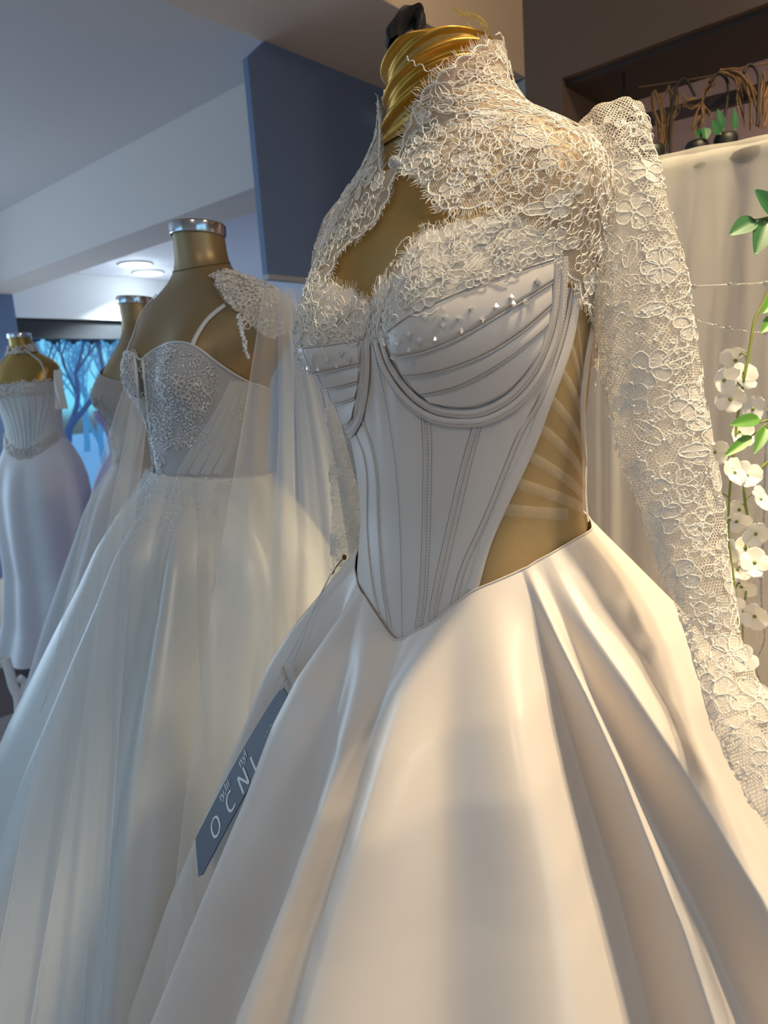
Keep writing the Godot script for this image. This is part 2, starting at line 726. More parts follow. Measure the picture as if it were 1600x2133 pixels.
func setting() -> void:
	var white := plaster("dedbd8")
	var ceil_m := plaster("d2d2d4")
	var slate := plaster("7690b8", 0.6)
	var cream := plaster("dccfbf")
	var brown := plaster("6e5949", 0.7)
	var dark := plaster("3d2e24", 0.7)
	var pink := plaster("dfc0b6")
	var frame := mat("1b2226", 0.5)
	var floor_m := plaster("8d8177", 0.4)
	block("trim_14", -6.5, -2.44, 2.56, 5.2, 2.49, 2.64, plaster("dfe3ee"))
	block("floor", -6.9, 3.2, -3.2, 5.2, -0.12, 0.0, floor_m)
	block("ceiling", -6.9, -2.29, -3.2, 5.2, 2.64, 2.9, ceil_m)
	block("trim_1", -2.29, -1.78, -3.2, 3.35, 2.62, 3.1, cream)
	block("trim_2", -1.78, 3.2, -3.2, 5.2, 3.0, 3.12, white)
	block("trim_3", -6.7, -2.31, 2.28, 2.56, 2.2, 2.64, white)            # beam
	# slate screen wall hung from the ceiling, and the wall it returns to
	var pt := on_s(537, 350, -2.28).dot(E2)
	var pb := Mb.new()
	pb.base = st(-2.28, 2.7, 1.74)
	pb.prism(PackedVector3Array([st(-2.28, pt, 1.74), st(-2.28, 3.30, 1.74), st(-2.28, 3.30, 2.66), st(-2.28, 2.12, 2.66), st(-2.28, pt, on_s(523, 122, -2.28).y)]), -E1 * 0.03)
	var po := put(pb.mesh(), "trim_4", slate, self)
	po.position = pb.base
	po.set_meta("kind", "structure")
	block("trim_5", -2.315, -2.275, pt, 3.31, 1.722, 1.74, mat("b9bfc6", 0.5))
	block("trim_6", -2.28, -1.60, 3.20, 3.36, 0.0, 2.64, slate)
	block("added_trim_15", -4.6, -2.28, 3.20, 3.34, 0.0, 1.74, plaster("8b949c"))  # wall added to keep the background behind the tulle strips dark
	block("trim_16", -4.6, -2.28, 3.20, 3.34, 1.74, 2.64, plaster("d9dfee"))
	block("wall_right", -3.2, 3.2, 3.36, 3.5, 0.0, 3.1, pink)
	block("wall_back_1", 3.1, 3.25, -3.2, -2.65, 0.0, 3.12, white)
	block("wall_back_2", 3.1, 3.25, 0.85, 5.2, 0.0, 3.12, white)
	block("wall_back_3", 3.1, 3.25, -2.65, 0.85, 0.0, 0.65, white)
	block("wall_back_4", 3.1, 3.25, -2.65, 0.85, 2.55, 3.12, white)
	for k in 3:  # frame of the unseen window behind the camera, opened for its cool light
		block("window_%d" % (k + 13), 3.13, 3.19, [-2.65, -0.93, 0.79][k], [-2.59, -0.87, 0.85][k], 0.65, 2.55, frame)
	block("wall_left_1", -6.9, -5.6, -3.35, -3.2, 0.0, 3.12, white)
	block("wall_left_2", -1.8, 3.2, -3.35, -3.2, 0.0, 3.12, white)
	block("wall_left_3", -5.6, -1.8, -3.35, -3.2, 0.0, 0.5, white)
	block("wall_left_4", -5.6, -1.8, -3.35, -3.2, 2.4, 3.12, white)
	for k in 3:  # frame of the unseen left window, opened for the light on the beam
		block("window_%d" % (k + 10), [-5.6, -3.74, -1.86][k], [-5.54, -3.68, -1.8][k], -3.3, -3.24, 0.5, 2.4, frame)
	block("wall_front", -6.9, -3.0, 5.2, 5.35, 0.0, 2.9, white)
	block("trim_7", -3.2, -3.05, 3.36, 5.2, 0.0, 2.9, plaster("87909a"))
	# brown pillar and lintel round the niche on the right
	var l0 := on_t(1092, 120, 1.83).dot(E1)
	var l1 := on_t(1171, 162, 1.83).dot(E1)
	block("trim_8", l0, l1, 1.83, 2.08, 0.0, 3.0, brown)
	block("trim_9", l1, 3.1, 1.83, 2.08, 2.0, 3.0, brown)
	block("trim_10", l1, 3.1, 1.85, 2.10, 1.985, 2.0, dark)
	# far shop front
	var s := -6.5
	var top := on_s(150, 664, s).y
	block("wall_far", s - 0.2, s, -3.2, 5.2, top, 2.9, plaster("e8edf0"))
	block("window_1", s - 0.14, s - 0.04, -3.2, 5.2, top - 0.17, top, frame)
	block("window_2", s - 0.14, s - 0.04, -3.2, 5.2, 0.0, 0.25, frame)
	for k in 4:
		var t: float = [-3.15, -0.9, 1.75, 4.6][k]
		block("window_%d" % (k + 3), s - 0.13, s - 0.05, t, t + 0.07, 0.25, top - 0.17, frame)
	var pane := mat("6f8086", 0.04)
	pane.albedo_color.a = 0.015
	pane.transparency = BaseMaterial3D.TRANSPARENCY_ALPHA
	for k in 3:
		var t0: float = [-3.08, -0.83, 1.82][k]
		var t1: float = [-0.9, 1.75, 4.6][k]
		block("window_%d" % (k + 7), s - 0.10, s - 0.092, t0, t1, 0.25, top - 0.17, pane)
	# slate pier at the far left
	var p0 := on_s(30, 640, s + 0.5).dot(E2)
	block("trim_11", s + 0.3, s + 0.5, p0 - 1.1, p0, 0.0, 2.64, slate)
	# spotlights in the far ceiling, then warm lamps that are out of view
	lamp_label = "round white downlight in the far ceiling, the left and farther of the pair"
	lamp(on_y(308, 569, 2.482), on_y(308, 569, 2.482) - Vector3(0, 2, 0), FAR, 64, Color(0.92, 0.97, 1.0), 0.13, 0.05, 0.07)
	lamp_label = "round white downlight in the far ceiling, the right and nearer of the pair"
	lamp(on_y(282, 551, 2.482), on_y(282, 551, 2.482) - Vector3(0, 2, 0), FAR, 64, Color(0.92, 0.97, 1.0), 0.13, 0.05, 0.07)
	lamp_label = "unseen warm ceiling spotlight placed to light the nearest gown"
	lamp(WARM_AT, WARM_TO, WARM, 19, Color(1.0, 0.915, 0.765), 0.07, 0.07)  # out of view, placed to light the near gown from above right
	lamp_label = "unseen warm ceiling spotlight placed to light the white tulle curtain"
	lamp(Vector3(0.95, 2.985, -0.55), Vector3(1.05, 0.9, -1.15), WARM2, 36, Color(1.0, 0.90, 0.71), 0.07)  # out of view, placed to light the curtain from above
	lamp_label = "added warm white fill downlight behind the camera, over the shop floor"
	lamp(Vector3(-0.5, 2.985, 1.2), Vector3(-0.5, 0, 1.0), FILL * 1.6, 75, Color(1.0, 0.93, 0.84), 0.09, 0.15)  # added fill lamp, lifts the shaded sides of the gowns
	lamp_label = "added warm white fill downlight to the right of the camera"
	lamp(Vector3(1.6, 2.985, 0.3), Vector3(1.1, 0, -0.3), FILL * 2.5, 80, Color(1.0, 0.90, 0.74), 0.09, 0.15)  # added fill lamp, brightens the room from the right
	lamp_label = "unseen warm downlight placed to light the niche behind the curtain"
	lamp(st(0.1, 2.75, 2.985), st(0.2, 2.8, 0.0), NICHE, 70, Color(1.0, 0.88, 0.74), 0.07, 0.1)  # out of view, placed to light the pink wall of the niche
	lamp_label = "unseen warm ceiling spotlight placed to light the cream beam"
	lamp(Vector3(0.05, 2.985, -0.95), Vector3(0.42, 2.86, -3.1), WASH, 13, Color(1.0, 0.88, 0.70), 0.05, 0.1)  # out of view, placed to warm the face of the cream beam
	outside()

func outside() -> void:
	# street beyond the shop front: pavement, valance of an awning, bare trees, passers' things
	var s := -6.5
	block("street_pavement", s - 40.0, s - 0.2, -30.0, 40.0, -0.4, -0.14, plaster("b4c4cc"))
	var v := Mb.new()
	var t0 := on_s(40, 690, s - 1.1).dot(E2)
	var t1 := on_s(268, 690, s - 1.1).dot(E2)
	var y := on_s(150, 686, s - 1.1).y
	var o := thing("awning_valance", "dark scalloped awning valance hanging outside the top of the shop window", "awning", "", st(s - 1.1, (t0 + t1) * .5, y - 0.3))
	v.base = o.position
	var out := PackedVector3Array()
	var n := 132
	for i in n + 1:
		var w := float(i) / n
		out.append(st(s - 1.1, lerpf(t0 - 0.4, t1 + 0.5, w), y - 0.055 - 0.075 * absf(sin(w * PI * 10.0)) - 0.03 * absf(sin(w * PI * 30.0))))
	out.append(st(s - 1.1, t1 + 0.5, y + 0.25))
	out.append(st(s - 1.1, t0 - 0.4, y + 0.25))
	v.prism(out, -E1 * 0.02)
	put(v.mesh(), "valance", mat("1a2a33", 0.8), o)
	var spots := [[150, 1050, 9.5, 1.0], [225, 1010, 14.0, 1.0], [85, 1020, 16.0, 1.0], [275, 1010, 19.0, 1.1], [120, 1000, 22.0, 1.3], [190, 1000, 26.0, 1.5], [20, 1000, 24.0, 1.3]]
	var hazy_bark := mat("8fb0c4", 0.9)  # street haze and blue daylight put into the tree colour, paler farther off
	for k in spots.size():
		var q: Array = spots[k]
		var foot := at(q[0], q[1], q[2])
		foot.y = -0.14
		var label: String = ["bare forked street tree nearest the shop window, with a dark trunk", "bare street tree beyond the shop window, right of the nearest trunk", "bare street tree beyond the left part of the shop window", "bare street tree seen past the right edge of the shop window", "thin bare tree far behind the nearest street tree", "farthest bare tree beyond the middle of the shop window", "bare tree beyond the far left end of the shop window"][k]
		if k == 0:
			hazy_bark = mat("4a6088", 0.9)
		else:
			hazy_bark = mat("86b8cc", 0.9)
		var tr := thing("bare_tree", label, "tree", "", foot)
		var b := Mb.new()
		b.base = foot
		var twig := Mb.new()
		twig.base = foot
		branch(b, twig, foot, Vector3(rng.randf_range(-.12, .12), 1, rng.randf_range(-.1, .1)).normalized(), 1.25 * q[3], 0.075 * q[3], 0)
		put(b.mesh(), "trunk", hazy_bark, tr)
		put(twig.mesh(), "twigs", hazy_bark, tr, "stuff")
	var pk := thing("street_bin", "small pink box on the pavement outside the shop window", "box", "", at(178, 1090, 9.0))
	var pb := Mb.new()
	pb.base = pk.position
	var e := at(178, 1090, 9.0)
	pb.box(e - Vector3(.09, .12, .09), e + Vector3(.09, .16, .09))
	put(pb.mesh(), "box_body", mat("d58bb6", 0.6), pk)
	var hp := at(168, 1120, 8.6)
	var rl := thing("street_railing", "pale blue hooped railing on the pavement outside the shop window", "railing", "", Vector3(hp.x, -0.14, hp.z))
	var rb := Mb.new()
	rb.base = rl.position
	rb.tube(smooth3(PackedVector3Array([Vector3(hp.x - .10, -0.14, hp.z), hp + Vector3(-.10, .30, 0), hp + Vector3(-.06, .40, 0), hp + Vector3(.06, .40, 0), hp + Vector3(.10, .30, 0), Vector3(hp.x + .10, -0.14, hp.z)]), 30), 0.025, 0.025, 8)
	put(rb.mesh(), "hoop", mat("9fc8ea", 0.5), rl)

func branch(b: Mb, twig: Mb, from: Vector3, dir: Vector3, ln: float, r: float, depth: int) -> void:
	var p := PackedVector3Array([from])
	var d := dir
	var q := from
	for i in 5:
		d = (d + Vector3(rng.randf_range(-.16, .16), 0.04, rng.randf_range(-.16, .16))).normalized()
		q += d * ln / 5.0
		p.append(q)
	(b if depth < 2 else twig).tube(p, r, r * 0.62, 6 if depth < 2 else 4)
	if depth >= 5:
		return
	var n := 3 if depth < 3 else 3
	for k in n:
		var side := Vector3(rng.randf_range(-1, 1), rng.randf_range(0.1, 0.9), rng.randf_range(-1, 1)).normalized()
		branch(b, twig, p[5 if k < 2 else 3], (d * 0.8 + side * 0.75).normalized(), ln * rng.randf_range(0.6, 0.82), r * 0.58, depth + 1)

# ---------------------------------------------------------------- the near mannequin and its gown
var near_form := Form.new()
var lace_form := Form.new()     # the same, standing off at the collar

func form_rows(w := 1.0, ws := -1.0) -> Array:
	if ws < 0.0:
		ws = w
	return [[-.34, .185 * w, .132, .150, 0.0], [-.18, .172 * w, .120, .135, 0.0], [-.08, .146 * w, .104, .105, 0.0], [0.0, .129 * w, .096, .092, 0.0], [.06, .131 * w, .100, .093, 0.0], [.12, .140 * w, .105, .097, 0.0],
		[.19, .147 * w, .110, .103, 0.0], [.25, .154 * ws, .104, .110, -.003], [.30, .160 * ws, .094, .110, -.006], [.335, .148 * ws, .079, .096, -.008], [.353, .116 * ws, .068, .083, -.008], [.369, .083 * ws, .059, .070, -.005],
		[.383, .064 * ws, .053, .061, -.001], [.398, .056, .050, .056, .002], [.418, .052, .049, .052, .005], [.46, .050, .049, .050, .010], [.56, .050, .049, .050, .018]]

func stand(where: Vector3, yaw: float, k := 1.0) -> Transform3D:   # the form's own axes: z to its front, x to its left
	return Transform3D(Basis(Vector3(cos(yaw), 0, sin(yaw)), Vector3.UP, Vector3(-sin(yaw), 0, cos(yaw))).scaled(Vector3(k, k, k)), where)

func body_mesh(f: Form, lo: float, hi: float, nu := 97, nv := 110) -> ArrayMesh:
	var b := Mb.new()
	b.base = Vector3(f.to_world.origin.x, 0, f.to_world.origin.z)
	var p := PackedVector3Array()
	for j in nv:
		for i in nu:
			p.append(f.p(TAU * i / (nu - 1) - PI, lerpf(lo, hi, float(j) / (nv - 1))))
	b.grid(p, nu, nv, PackedVector2Array(), true)
	var c := PackedVector3Array()
	for j in 4:
		for i in nu:
			c.append(f.p(TAU * i / (nu - 1) - PI, hi).lerp(f.to_world * Vector3(0, hi, 0.012), j / 3.0))
	b.grid(c, nu, 4, PackedVector2Array(), true)
	return b.mesh()

func front_mannequin() -> void:
	var f := near_form
	f.setup(form_rows(), stand(at(973, 1060, .77), deg_to_rad(50)))
	var rows := form_rows()
	for r in rows:
		if r[0] > .38:
			for c in [1, 2, 3]:
				r[c] += .0065
	lace_form.setup(rows, f.to_world)
	var o := f.to_world.origin
	var t := thing("mannequin", "gold glitter fabric dress form wearing the satin gown and lace bolero nearest the camera", "mannequin", "", Vector3(o.x, 0, o.z))
	put(body_mesh(f, -.33, .44), "torso", M.gold_body, t)
	# stretch cloth bunched round the neck
	var b := Mb.new()
	b.base = t.position
	var p := PackedVector3Array()
	var nu := 121
	var nv := 60
	for j in nv:
		for i in nu:
			var u := TAU * i / (nu - 1) - PI
			var s := float(j) / (nv - 1)
			var v := lerpf(.365, .447, s)
			var w := u + 0.85
			var sw := s - 0.16 * sin(u * 1.0 + 0.2)
			var fold := 0.0030 * sin(22.0 * sw + 0.5 * sin(2.0 * w)) * smoothstep(0.0, 0.25, s) + 0.0022 * sin(41.0 * sw + 1.3 * sin(1.5 * w + 1.0))
			fold += 0.0035 * exp(-pow((sw - 0.52) / 0.05, 2.0)) + 0.0026 * exp(-pow((sw - 0.38) / 0.03, 2.0))
			if j == nv - 1:
				fold -= 0.004
			p.append(f.q(u, v, 0.0025 + fold * smoothstep(0.0, 0.15, s)))
	b.grid(p, nu, nv, PackedVector2Array(), true)
	var c := PackedVector3Array()
	for j in 5:
		for i in nu:
			var u := TAU * i / (nu - 1) - PI
			c.append(f.q(u, .447, -0.0015 - 0.049 * j / 4.0 * 0.96))
	b.grid(c, nu, 5, PackedVector2Array(), true)
	put(b.mesh(), "neck_cloth", M.gold_cloth, t)
	# black cloth poking out of the top
	b = Mb.new()
	b.base = t.position
	p = PackedVector3Array()
	var lc := smooth3(PackedVector3Array([at(820, 90, .775), at(823, 66, .775), at(838, 46, .78), at(858, 36, .785), at(871, 38, .79), at(874, 56, .79), at(870, 76, .79)]), 26)
	for i in 26:
		var s := float(i) / 25
		for k in 17:
			var a := TAU * k / 16
			var r := (0.008 + 0.008 * sin(PI * minf(s * 1.3, 1.0))) * (1.0 + 0.14 * sin(5.0 * a + 9.0 * s))
			p.append(lc[i] + look_r * cos(a) * r * 0.8 + look_f * sin(a) * r * 1.4 + look_u * cos(a) * r * 0.5)
	b.grid(p, 17, 26, PackedVector2Array(), true)
	put(b.mesh(), "neck_cap_cloth", M.black_cloth, t).set_meta("label", "black cloth knotted out of the open neck top")
	b = Mb.new()
	b.base = t.position
	for k in 9:
		var e := Vector3(rng.randfn(), rng.randfn(), rng.randfn()) * 0.0022
		b.tube(smooth3(PackedVector3Array([at(1008, 82, .77) + e * .3, at(1011, 60, .765) + e, at(1000, 44, .765) + e, at(980, 32, .765) + e, at(962, 34, .765) + e, at(944, 17, .765) + e * .7]), 20), 0.00025, 0.00015, 4)
	b.tube(smooth3(PackedVector3Array([at(950, 64, .76), at(972, 52, .76), at(978, 36, .76), at(970, 26, .76), at(962, 28, .76)]), 16), 0.0003, 0.0002, 4)
	b.tube(smooth3(PackedVector3Array([at(976, 50, .76), at(985, 62, .76), at(990, 76, .76)]), 8), 0.0003, 0.0002, 4)
	put(b.mesh(), "loose_thread", M.yellow, t)

# ---- the gown
class Skirt extends Surf:       # u is the angle round the form, v minus the distance below the waist line
	var f: Form
	var y0 := PackedFloat32Array()
	var r0 := PackedFloat32Array()
	const N := 181
	var lines := []              # [PackedFloat32Array of angles at 24 levels, amplitude]
	var deepest := 1.12
	var folds := true
	var gt := [[0.0, 0.0], [0.04, 0.034], [.09, .074], [.14, .104], [.22, .141], [.315, .190], [.415, .240], [.485, .275], [.8, .41], [1.15, .54]]
	var spread := 1.0
	var ready_t := -1.0
	var row_u := PackedFloat32Array()
	var row_a := PackedFloat32Array()

	func g(t: float) -> float:
		var i := 0
		while i < gt.size() - 2 and t > gt[i + 1][0]:
			i += 1
		return lerpf(gt[i][1], gt[i + 1][1], (t - gt[i][0]) / (gt[i + 1][0] - gt[i][0])) * spread

	func tab(t: PackedFloat32Array, u: float) -> float:
		var x := (wrapf(u, -PI, PI) + PI) / TAU * (N - 1)
		var i := mini(int(x), N - 2)
		return lerpf(t[i], t[i + 1], x - i)

	func level(t: float) -> void:     # where the fold lines run at this depth
		if t == ready_t:
			return
		ready_t = t
		row_u.clear()
		row_a.clear()
		var x := clampf(t / deepest, 0.0, 1.0) * 23.0
		var i := mini(int(x), 22)
		for l in lines:
			row_u.append(lerpf(l[0][i], l[0][i + 1], x - i))
			row_a.append(l[1])

	func fold(u: float, t: float) -> float:
		if lines.is_empty() or not folds:
			return 0.0
		level(t)
		var m := row_u.size()
		var lo := row_u[m - 1] - TAU
		var la := row_a[m - 1]
		var hi := row_u[0]
		var ha := row_a[0]
		for k in m:
			if u >= row_u[k]:
				lo = row_u[k]
				la = row_a[k]
				if k < m - 1:
					hi = row_u[k + 1]
					ha = row_a[k + 1]
				else:
					hi = row_u[0] + TAU
					ha = row_a[0]
			else:
				break
		var s := clampf((u - lo) / maxf(hi - lo, 0.001), 0.0, 1.0)
		s = s * s * (3.0 - 2.0 * s)
		return lerpf(la, ha, s) * (smoothstep(-0.02, 0.16, t) * 0.5 + 1.1 * t)

	func p(u: float, v: float) -> Vector3:
		var t := -v
		var r := tab(r0, u) + g(t) + fold(wrapf(u, -PI, PI), t)
		return f.to_world * Vector3(r * sin(u), tab(y0, u) - t, r * cos(u))

	func hit(from: Vector3, dir: Vector3, near: float, far: float) -> Vector2:
		var a := f.to_local * from
		var d := f.to_local.basis * dir
		var best := 1e9
		var bt := near
		var t := near
		while t < far:
			var e := val(a + d * t)
			if e < best:
				best = e
				bt = t
			if e < 0.0:
				var lo := t - 0.006
				var hi := t
				for k in 9:
					var mid := (lo + hi) * 0.5
					if val(a + d * mid) < 0.0:
						hi = mid
					else:
						lo = mid
				bt = hi
				break
			t += 0.006
		var l := a + d * bt
		var u := atan2(l.x, l.z)
		return Vector2(u, l.y - tab(y0, u))

	func val(l: Vector3) -> float:
		var u := atan2(l.x, l.z)
		var t := tab(y0, u) - l.y
		if t < 0.0:
			return 0.2
		return sqrt(l.x * l.x + l.z * l.z) - tab(r0, u) - g(t) - fold(u, t)

	func seat(waist: PackedVector2Array, off: float) -> void:     # waist: (angle of the form, height) all round, in rising order
		var us := PackedFloat32Array()
		var ys := PackedFloat32Array()
		var rs := PackedFloat32Array()
		for c in waist:
			var l := f.loc(c.x, c.y)
			us.append(atan2(l.x, l.z))
			ys.append(c.y)
			rs.append(sqrt(l.x * l.x + l.z * l.z) + off)
		for i in N:
			var u := TAU * i / (N - 1) - PI
			var k := 0
			while k < us.size() - 2 and u > us[k + 1]:
				k += 1
			var s := clampf((u - us[k]) / maxf(us[k + 1] - us[k], 1e-5), 0.0, 1.0)
			y0.append(lerpf(ys[k], ys[k + 1], s))
			r0.append(lerpf(rs[k], rs[k + 1], s))

	func line(pts: PackedVector2Array, amp: float) -> void:    # pts: (angle, v) going down
		var us := PackedFloat32Array()
		for i in 24:
			var t := deepest * i / 23.0
			var k := 0
			while k < pts.size() - 2 and t > -pts[k + 1].y:
				k += 1
			var span := maxf(-pts[k + 1].y + pts[k].y, 1e-4)
			var s := clampf((t + pts[k].y) / span, -0.6 if k == 0 else 0.0, 1.6)
			us.append(lerpf(pts[k].x, pts[k + 1].x, s))
		lines.append([us, amp])

	func settle() -> void:     # in rising order, never crossing
		lines.sort_custom(func(a, b): return a[0][8] < b[0][8])
		for i in 24:
			for k in range(1, lines.size()):
				lines[k][0][i] = maxf(lines[k][0][i], lines[k - 1][0][i] + 0.03)

func trace_skirt(s: Skirt, pts: Array, n: int) -> PackedVector2Array:
	var out := PackedVector2Array()
	var d := (s.f.to_world.origin - eye).dot(look_f)
	for q in smooth(pts, n):
		out.append(s.hit(eye, ray(q.x, q.y), d - 0.5, d + 0.3))
	return out

var near_skirt := Skirt.new()

func skirt_mesh(s: Skirt, us: PackedFloat32Array, vs: PackedFloat32Array, base: Vector3) -> ArrayMesh:
	var b := Mb.new()
	b.base = base
	var p := PackedVector3Array()
	var uvs := PackedVector2Array()
	for j in vs.size():
		for i in us.size():
			p.append(s.p(us[i], vs[j]))
			uvs.append(Vector2(us[i] * 0.3, vs[j]))
	b.grid(p, us.size(), vs.size(), uvs, true, true)
	return b.mesh()

func gown() -> void:
	var f := near_form
	var o := f.to_world.origin
	var t := thing("wedding_gown", "ivory satin ball gown with boned corset and pleated cups, nearest the camera", "wedding dress", "", Vector3(o.x, 0, o.z))
	# waist line and skirt
	var seen := trace(f, [728, 1165, 748, 1205, 770, 1243, 800, 1288, 835, 1331, 868, 1312, 905, 1293, 945, 1258, 985, 1227, 1030, 1207, 1080, 1185, 1130, 1155, 1180, 1126, 1220, 1103, 1258, 1080], 40)
	var low := PackedVector2Array()
	for c in seen:
		if low.is_empty() or c.x > low[-1].x + 0.004:
			low.append(c)
	var all := PackedVector2Array([Vector2(-PI, -0.005), Vector2(-2.6, -0.005), Vector2(-2.0, -0.012), Vector2(-1.5, -0.025)])
	for c in low:
		if c.x > -1.45:
			all.append(c)
	all.append(Vector2(maxf(all[-1].x + 0.35, 2.45), -0.004))
	all.append(Vector2(PI, -0.005))
	var s := near_skirt
	s.f = f
	s.seat(all, 0.006)
	s.folds = false
	var traced := [
		[[742, 1276, 690, 1420, 654, 1510, 595, 1686, 511, 1904, 453, 1996, 405, 2133], -.055],
		[[800, 1340, 740, 1500, 680, 1680, 606, 1880, 515, 2133], .004],
		[[868, 1318, 812, 1412, 772, 1515, 726, 1640, 672, 1810, 620, 1950, 566, 2133], -.022],
		[[905, 1303, 863, 1401, 829, 1502, 788, 1627, 737, 1803, 687, 1946, 637, 2133], .055],
		[[945, 1420, 935, 1600, 935, 1800, 930, 2000, 930, 2133], .002],
		[[1020, 1300, 1060, 1500, 1100, 1700, 1140, 1900, 1160, 2133], .032],
		[[1077, 1183, 1114, 1267, 1165, 1384, 1215, 1510, 1265, 1644, 1324, 1812, 1374, 1954, 1424, 2133], -.060],
		[[1092, 1180, 1135, 1267, 1187, 1384, 1240, 1510, 1296, 1644, 1360, 1812, 1415, 1954, 1475, 2133], .030],
		[[1118, 1170, 1170, 1270, 1228, 1390, 1290, 1510, 1365, 1660, 1440, 1800, 1560, 2010], -.036],
		[[1142, 1155, 1192, 1250, 1262, 1360, 1322, 1443, 1388, 1545, 1466, 1676, 1566, 1842, 1600, 1900], .050],
		[[1200, 1120, 1270, 1230, 1360, 1370, 1450, 1520, 1590, 1750], .000],
	]
	var seen_lines := []
	for l in traced:
		s.line(trace_skirt(s, l[0], 22), l[1])
		seen_lines.append(s.lines[-1])
	for l in [[-1.02, -1.0, .036], [-.84, -.80, -.095], [-.62, -.58, .006]]:
		s.line(PackedVector2Array([Vector2(l[0], 0), Vector2(l[1], -.3), Vector2(l[1], -1.0)]), l[2])
	var last: float = -9.0
	for l in s.lines:
		last = maxf(last, l[0][8])
	var rest: float = TAU - (last + 0.98)
	for k in range(1, 12):
		var u: float = last + rest * k / 12.0
		s.line(PackedVector2Array([Vector2(u, 0), Vector2(u, -1.0)]), .03 if k & 1 else -.035)
	for l in s.lines:
		if l[0][8] > PI:
			for i in 24:
				l[0][i] -= TAU
	s.settle()
	s.folds = true
	s.ready_t = -1.0
	for again in 3:      # the folds stand out from the cone on which they were first marked: mark them again on the folded cloth
		var fresh := []
		for l in traced:
			fresh.append(trace_skirt(s, l[0], 22))
		for k in traced.size():
			if traced[k][1] < 0.03:
				continue
			s.line(fresh[k], 0.0)
			var us2: PackedFloat32Array = s.lines.pop_back()[0]
			for i in 24:
				seen_lines[k][0][i] = us2[i]
		s.settle()
		s.ready_t = -1.0
	var us := PackedFloat32Array()
	for i in 110:
		us.append(lerpf(-PI, -1.5, i / 110.0))
	for i in 260:
		us.append(lerpf(-1.5, 0.95, i / 260.0))
	for i in 300:
		us.append(lerpf(0.95, 1.75, i / 300.0))
	for i in 20:
		us.append(lerpf(1.75, 2.0, i / 20.0))
	for i in 61:
		us.append(lerpf(2.0, PI, i / 60.0))
	var vs := PackedFloat32Array()
	for j in 190:
		vs.append(-1.11 * pow(j / 189.0, 1.35))
	put(skirt_mesh(s, us, vs, t.position), "skirt", M.skirt, t)
	# the band that finishes the skirt's top edge
	var b := Mb.new()
	b.base = t.position
	var edge := PackedVector3Array()
	for i in 181:
		edge.append(s.p(TAU * i / 180.0 - PI, 0.0))
	b.tube(edge, 0.0010, 0.0010, 6)
	put(b.mesh(), "waist_edge", M.satin, t)

	# corset of satin: bottom line, top line, right border
	var bottom := PackedVector2Array([Vector2(-1.9, -0.02), Vector2(-1.5, -0.03)])
	for c in low:
		if c.x > -1.45:
			bottom.append(c + Vector2(0, -0.004))
	var right := trace(f, [985, 1229, 1012, 1130, 1045, 1050, 1100, 930, 1130, 850, 1178, 719, 1200, 600], 40)
	var cut := PackedVector2Array()
	for c in bottom:
		if c.x < right[0].x - 0.01:
			cut.append(c)
	cut.append(right[0])
	var nu := 90
	var nv := 60
	var p := PackedVector3Array()
	var uvs := PackedVector2Array()
	var top_r := right[39]
	for j in nv:
		var vv := float(j) / (nv - 1)
		for i in nu:
			var uu := float(i) / (nu - 1)
			var lo := along(cut, uu)
			var hi := Vector2(lerpf(-1.9, top_r.x, uu), lerpf(.195, top_r.y, smoothstep(0.45, 1.0, uu)))
			var c := lo.lerp(hi, vv)
			c += (along(right, vv) - along(cut, 1.0).lerp(top_r, vv)) * pow(uu, 2.0)
			p.append(f.q(c.x, c.y, 0.003 + 0.0007 * sin(c.x * 40.0 + 3.0 * sin(c.y * 20.0)) * smoothstep(.06, .13, c.y)))
			uvs.append(c)
	b = Mb.new()
	b.base = t.position
	b.grid(p, nu, nv, uvs)
	put(b.mesh(), "corset", M.satin, t)
	# sheer side panel and its pleats
	var mesh_edge := trace(f, [1258, 1087, 1232, 1035, 1214, 960, 1208, 850, 1216, 760, 1231, 668], 40)
	b = Mb.new()
	b.base = t.position
	patch(b, f, right, mesh_edge, 14, 0.0028)
	put(b.mesh(), "sheer_side_panel", M.tulle_tan, t).set_meta("label", "sheer tan mesh panel at the side of the waist")
	for k in 8:
		b = Mb.new()
		b.base = t.position
		var a0 := PackedVector2Array()
		var a1 := PackedVector2Array()
		for i in 24:
			var w := i / 23.0
			var v0 := 0.20 + 0.095 * k
			var lo := along(right, clampf(v0 + 0.05, 0, 1)).lerp(along(mesh_edge, clampf(v0 - 0.34, 0, 1)), w)
			if v0 + 0.05 - 0.39 * w < 0.02:
				continue
			a0.append(lo)
			a1.append(lo + Vector2(0.0, 0.011))
		if a0.size() > 5:
			patch(b, f, a0, a1, 5, 0.0032, 0.0004)
			put(b.mesh(), "mesh_pleat", M.tulle_fold, t)
	b = Mb.new()
	b.base = t.position
	band_on(b, f, mesh_edge, 0.010, 0.0016, 0.0034)
	put(b.mesh(), "side_binding", M.satin, t)
	b = Mb.new()
	b.base = t.position
	band_on(b, f, right, 0.011, 0.0014, 0.0036)
	put(b.mesh(), "side_binding", M.satin, t)

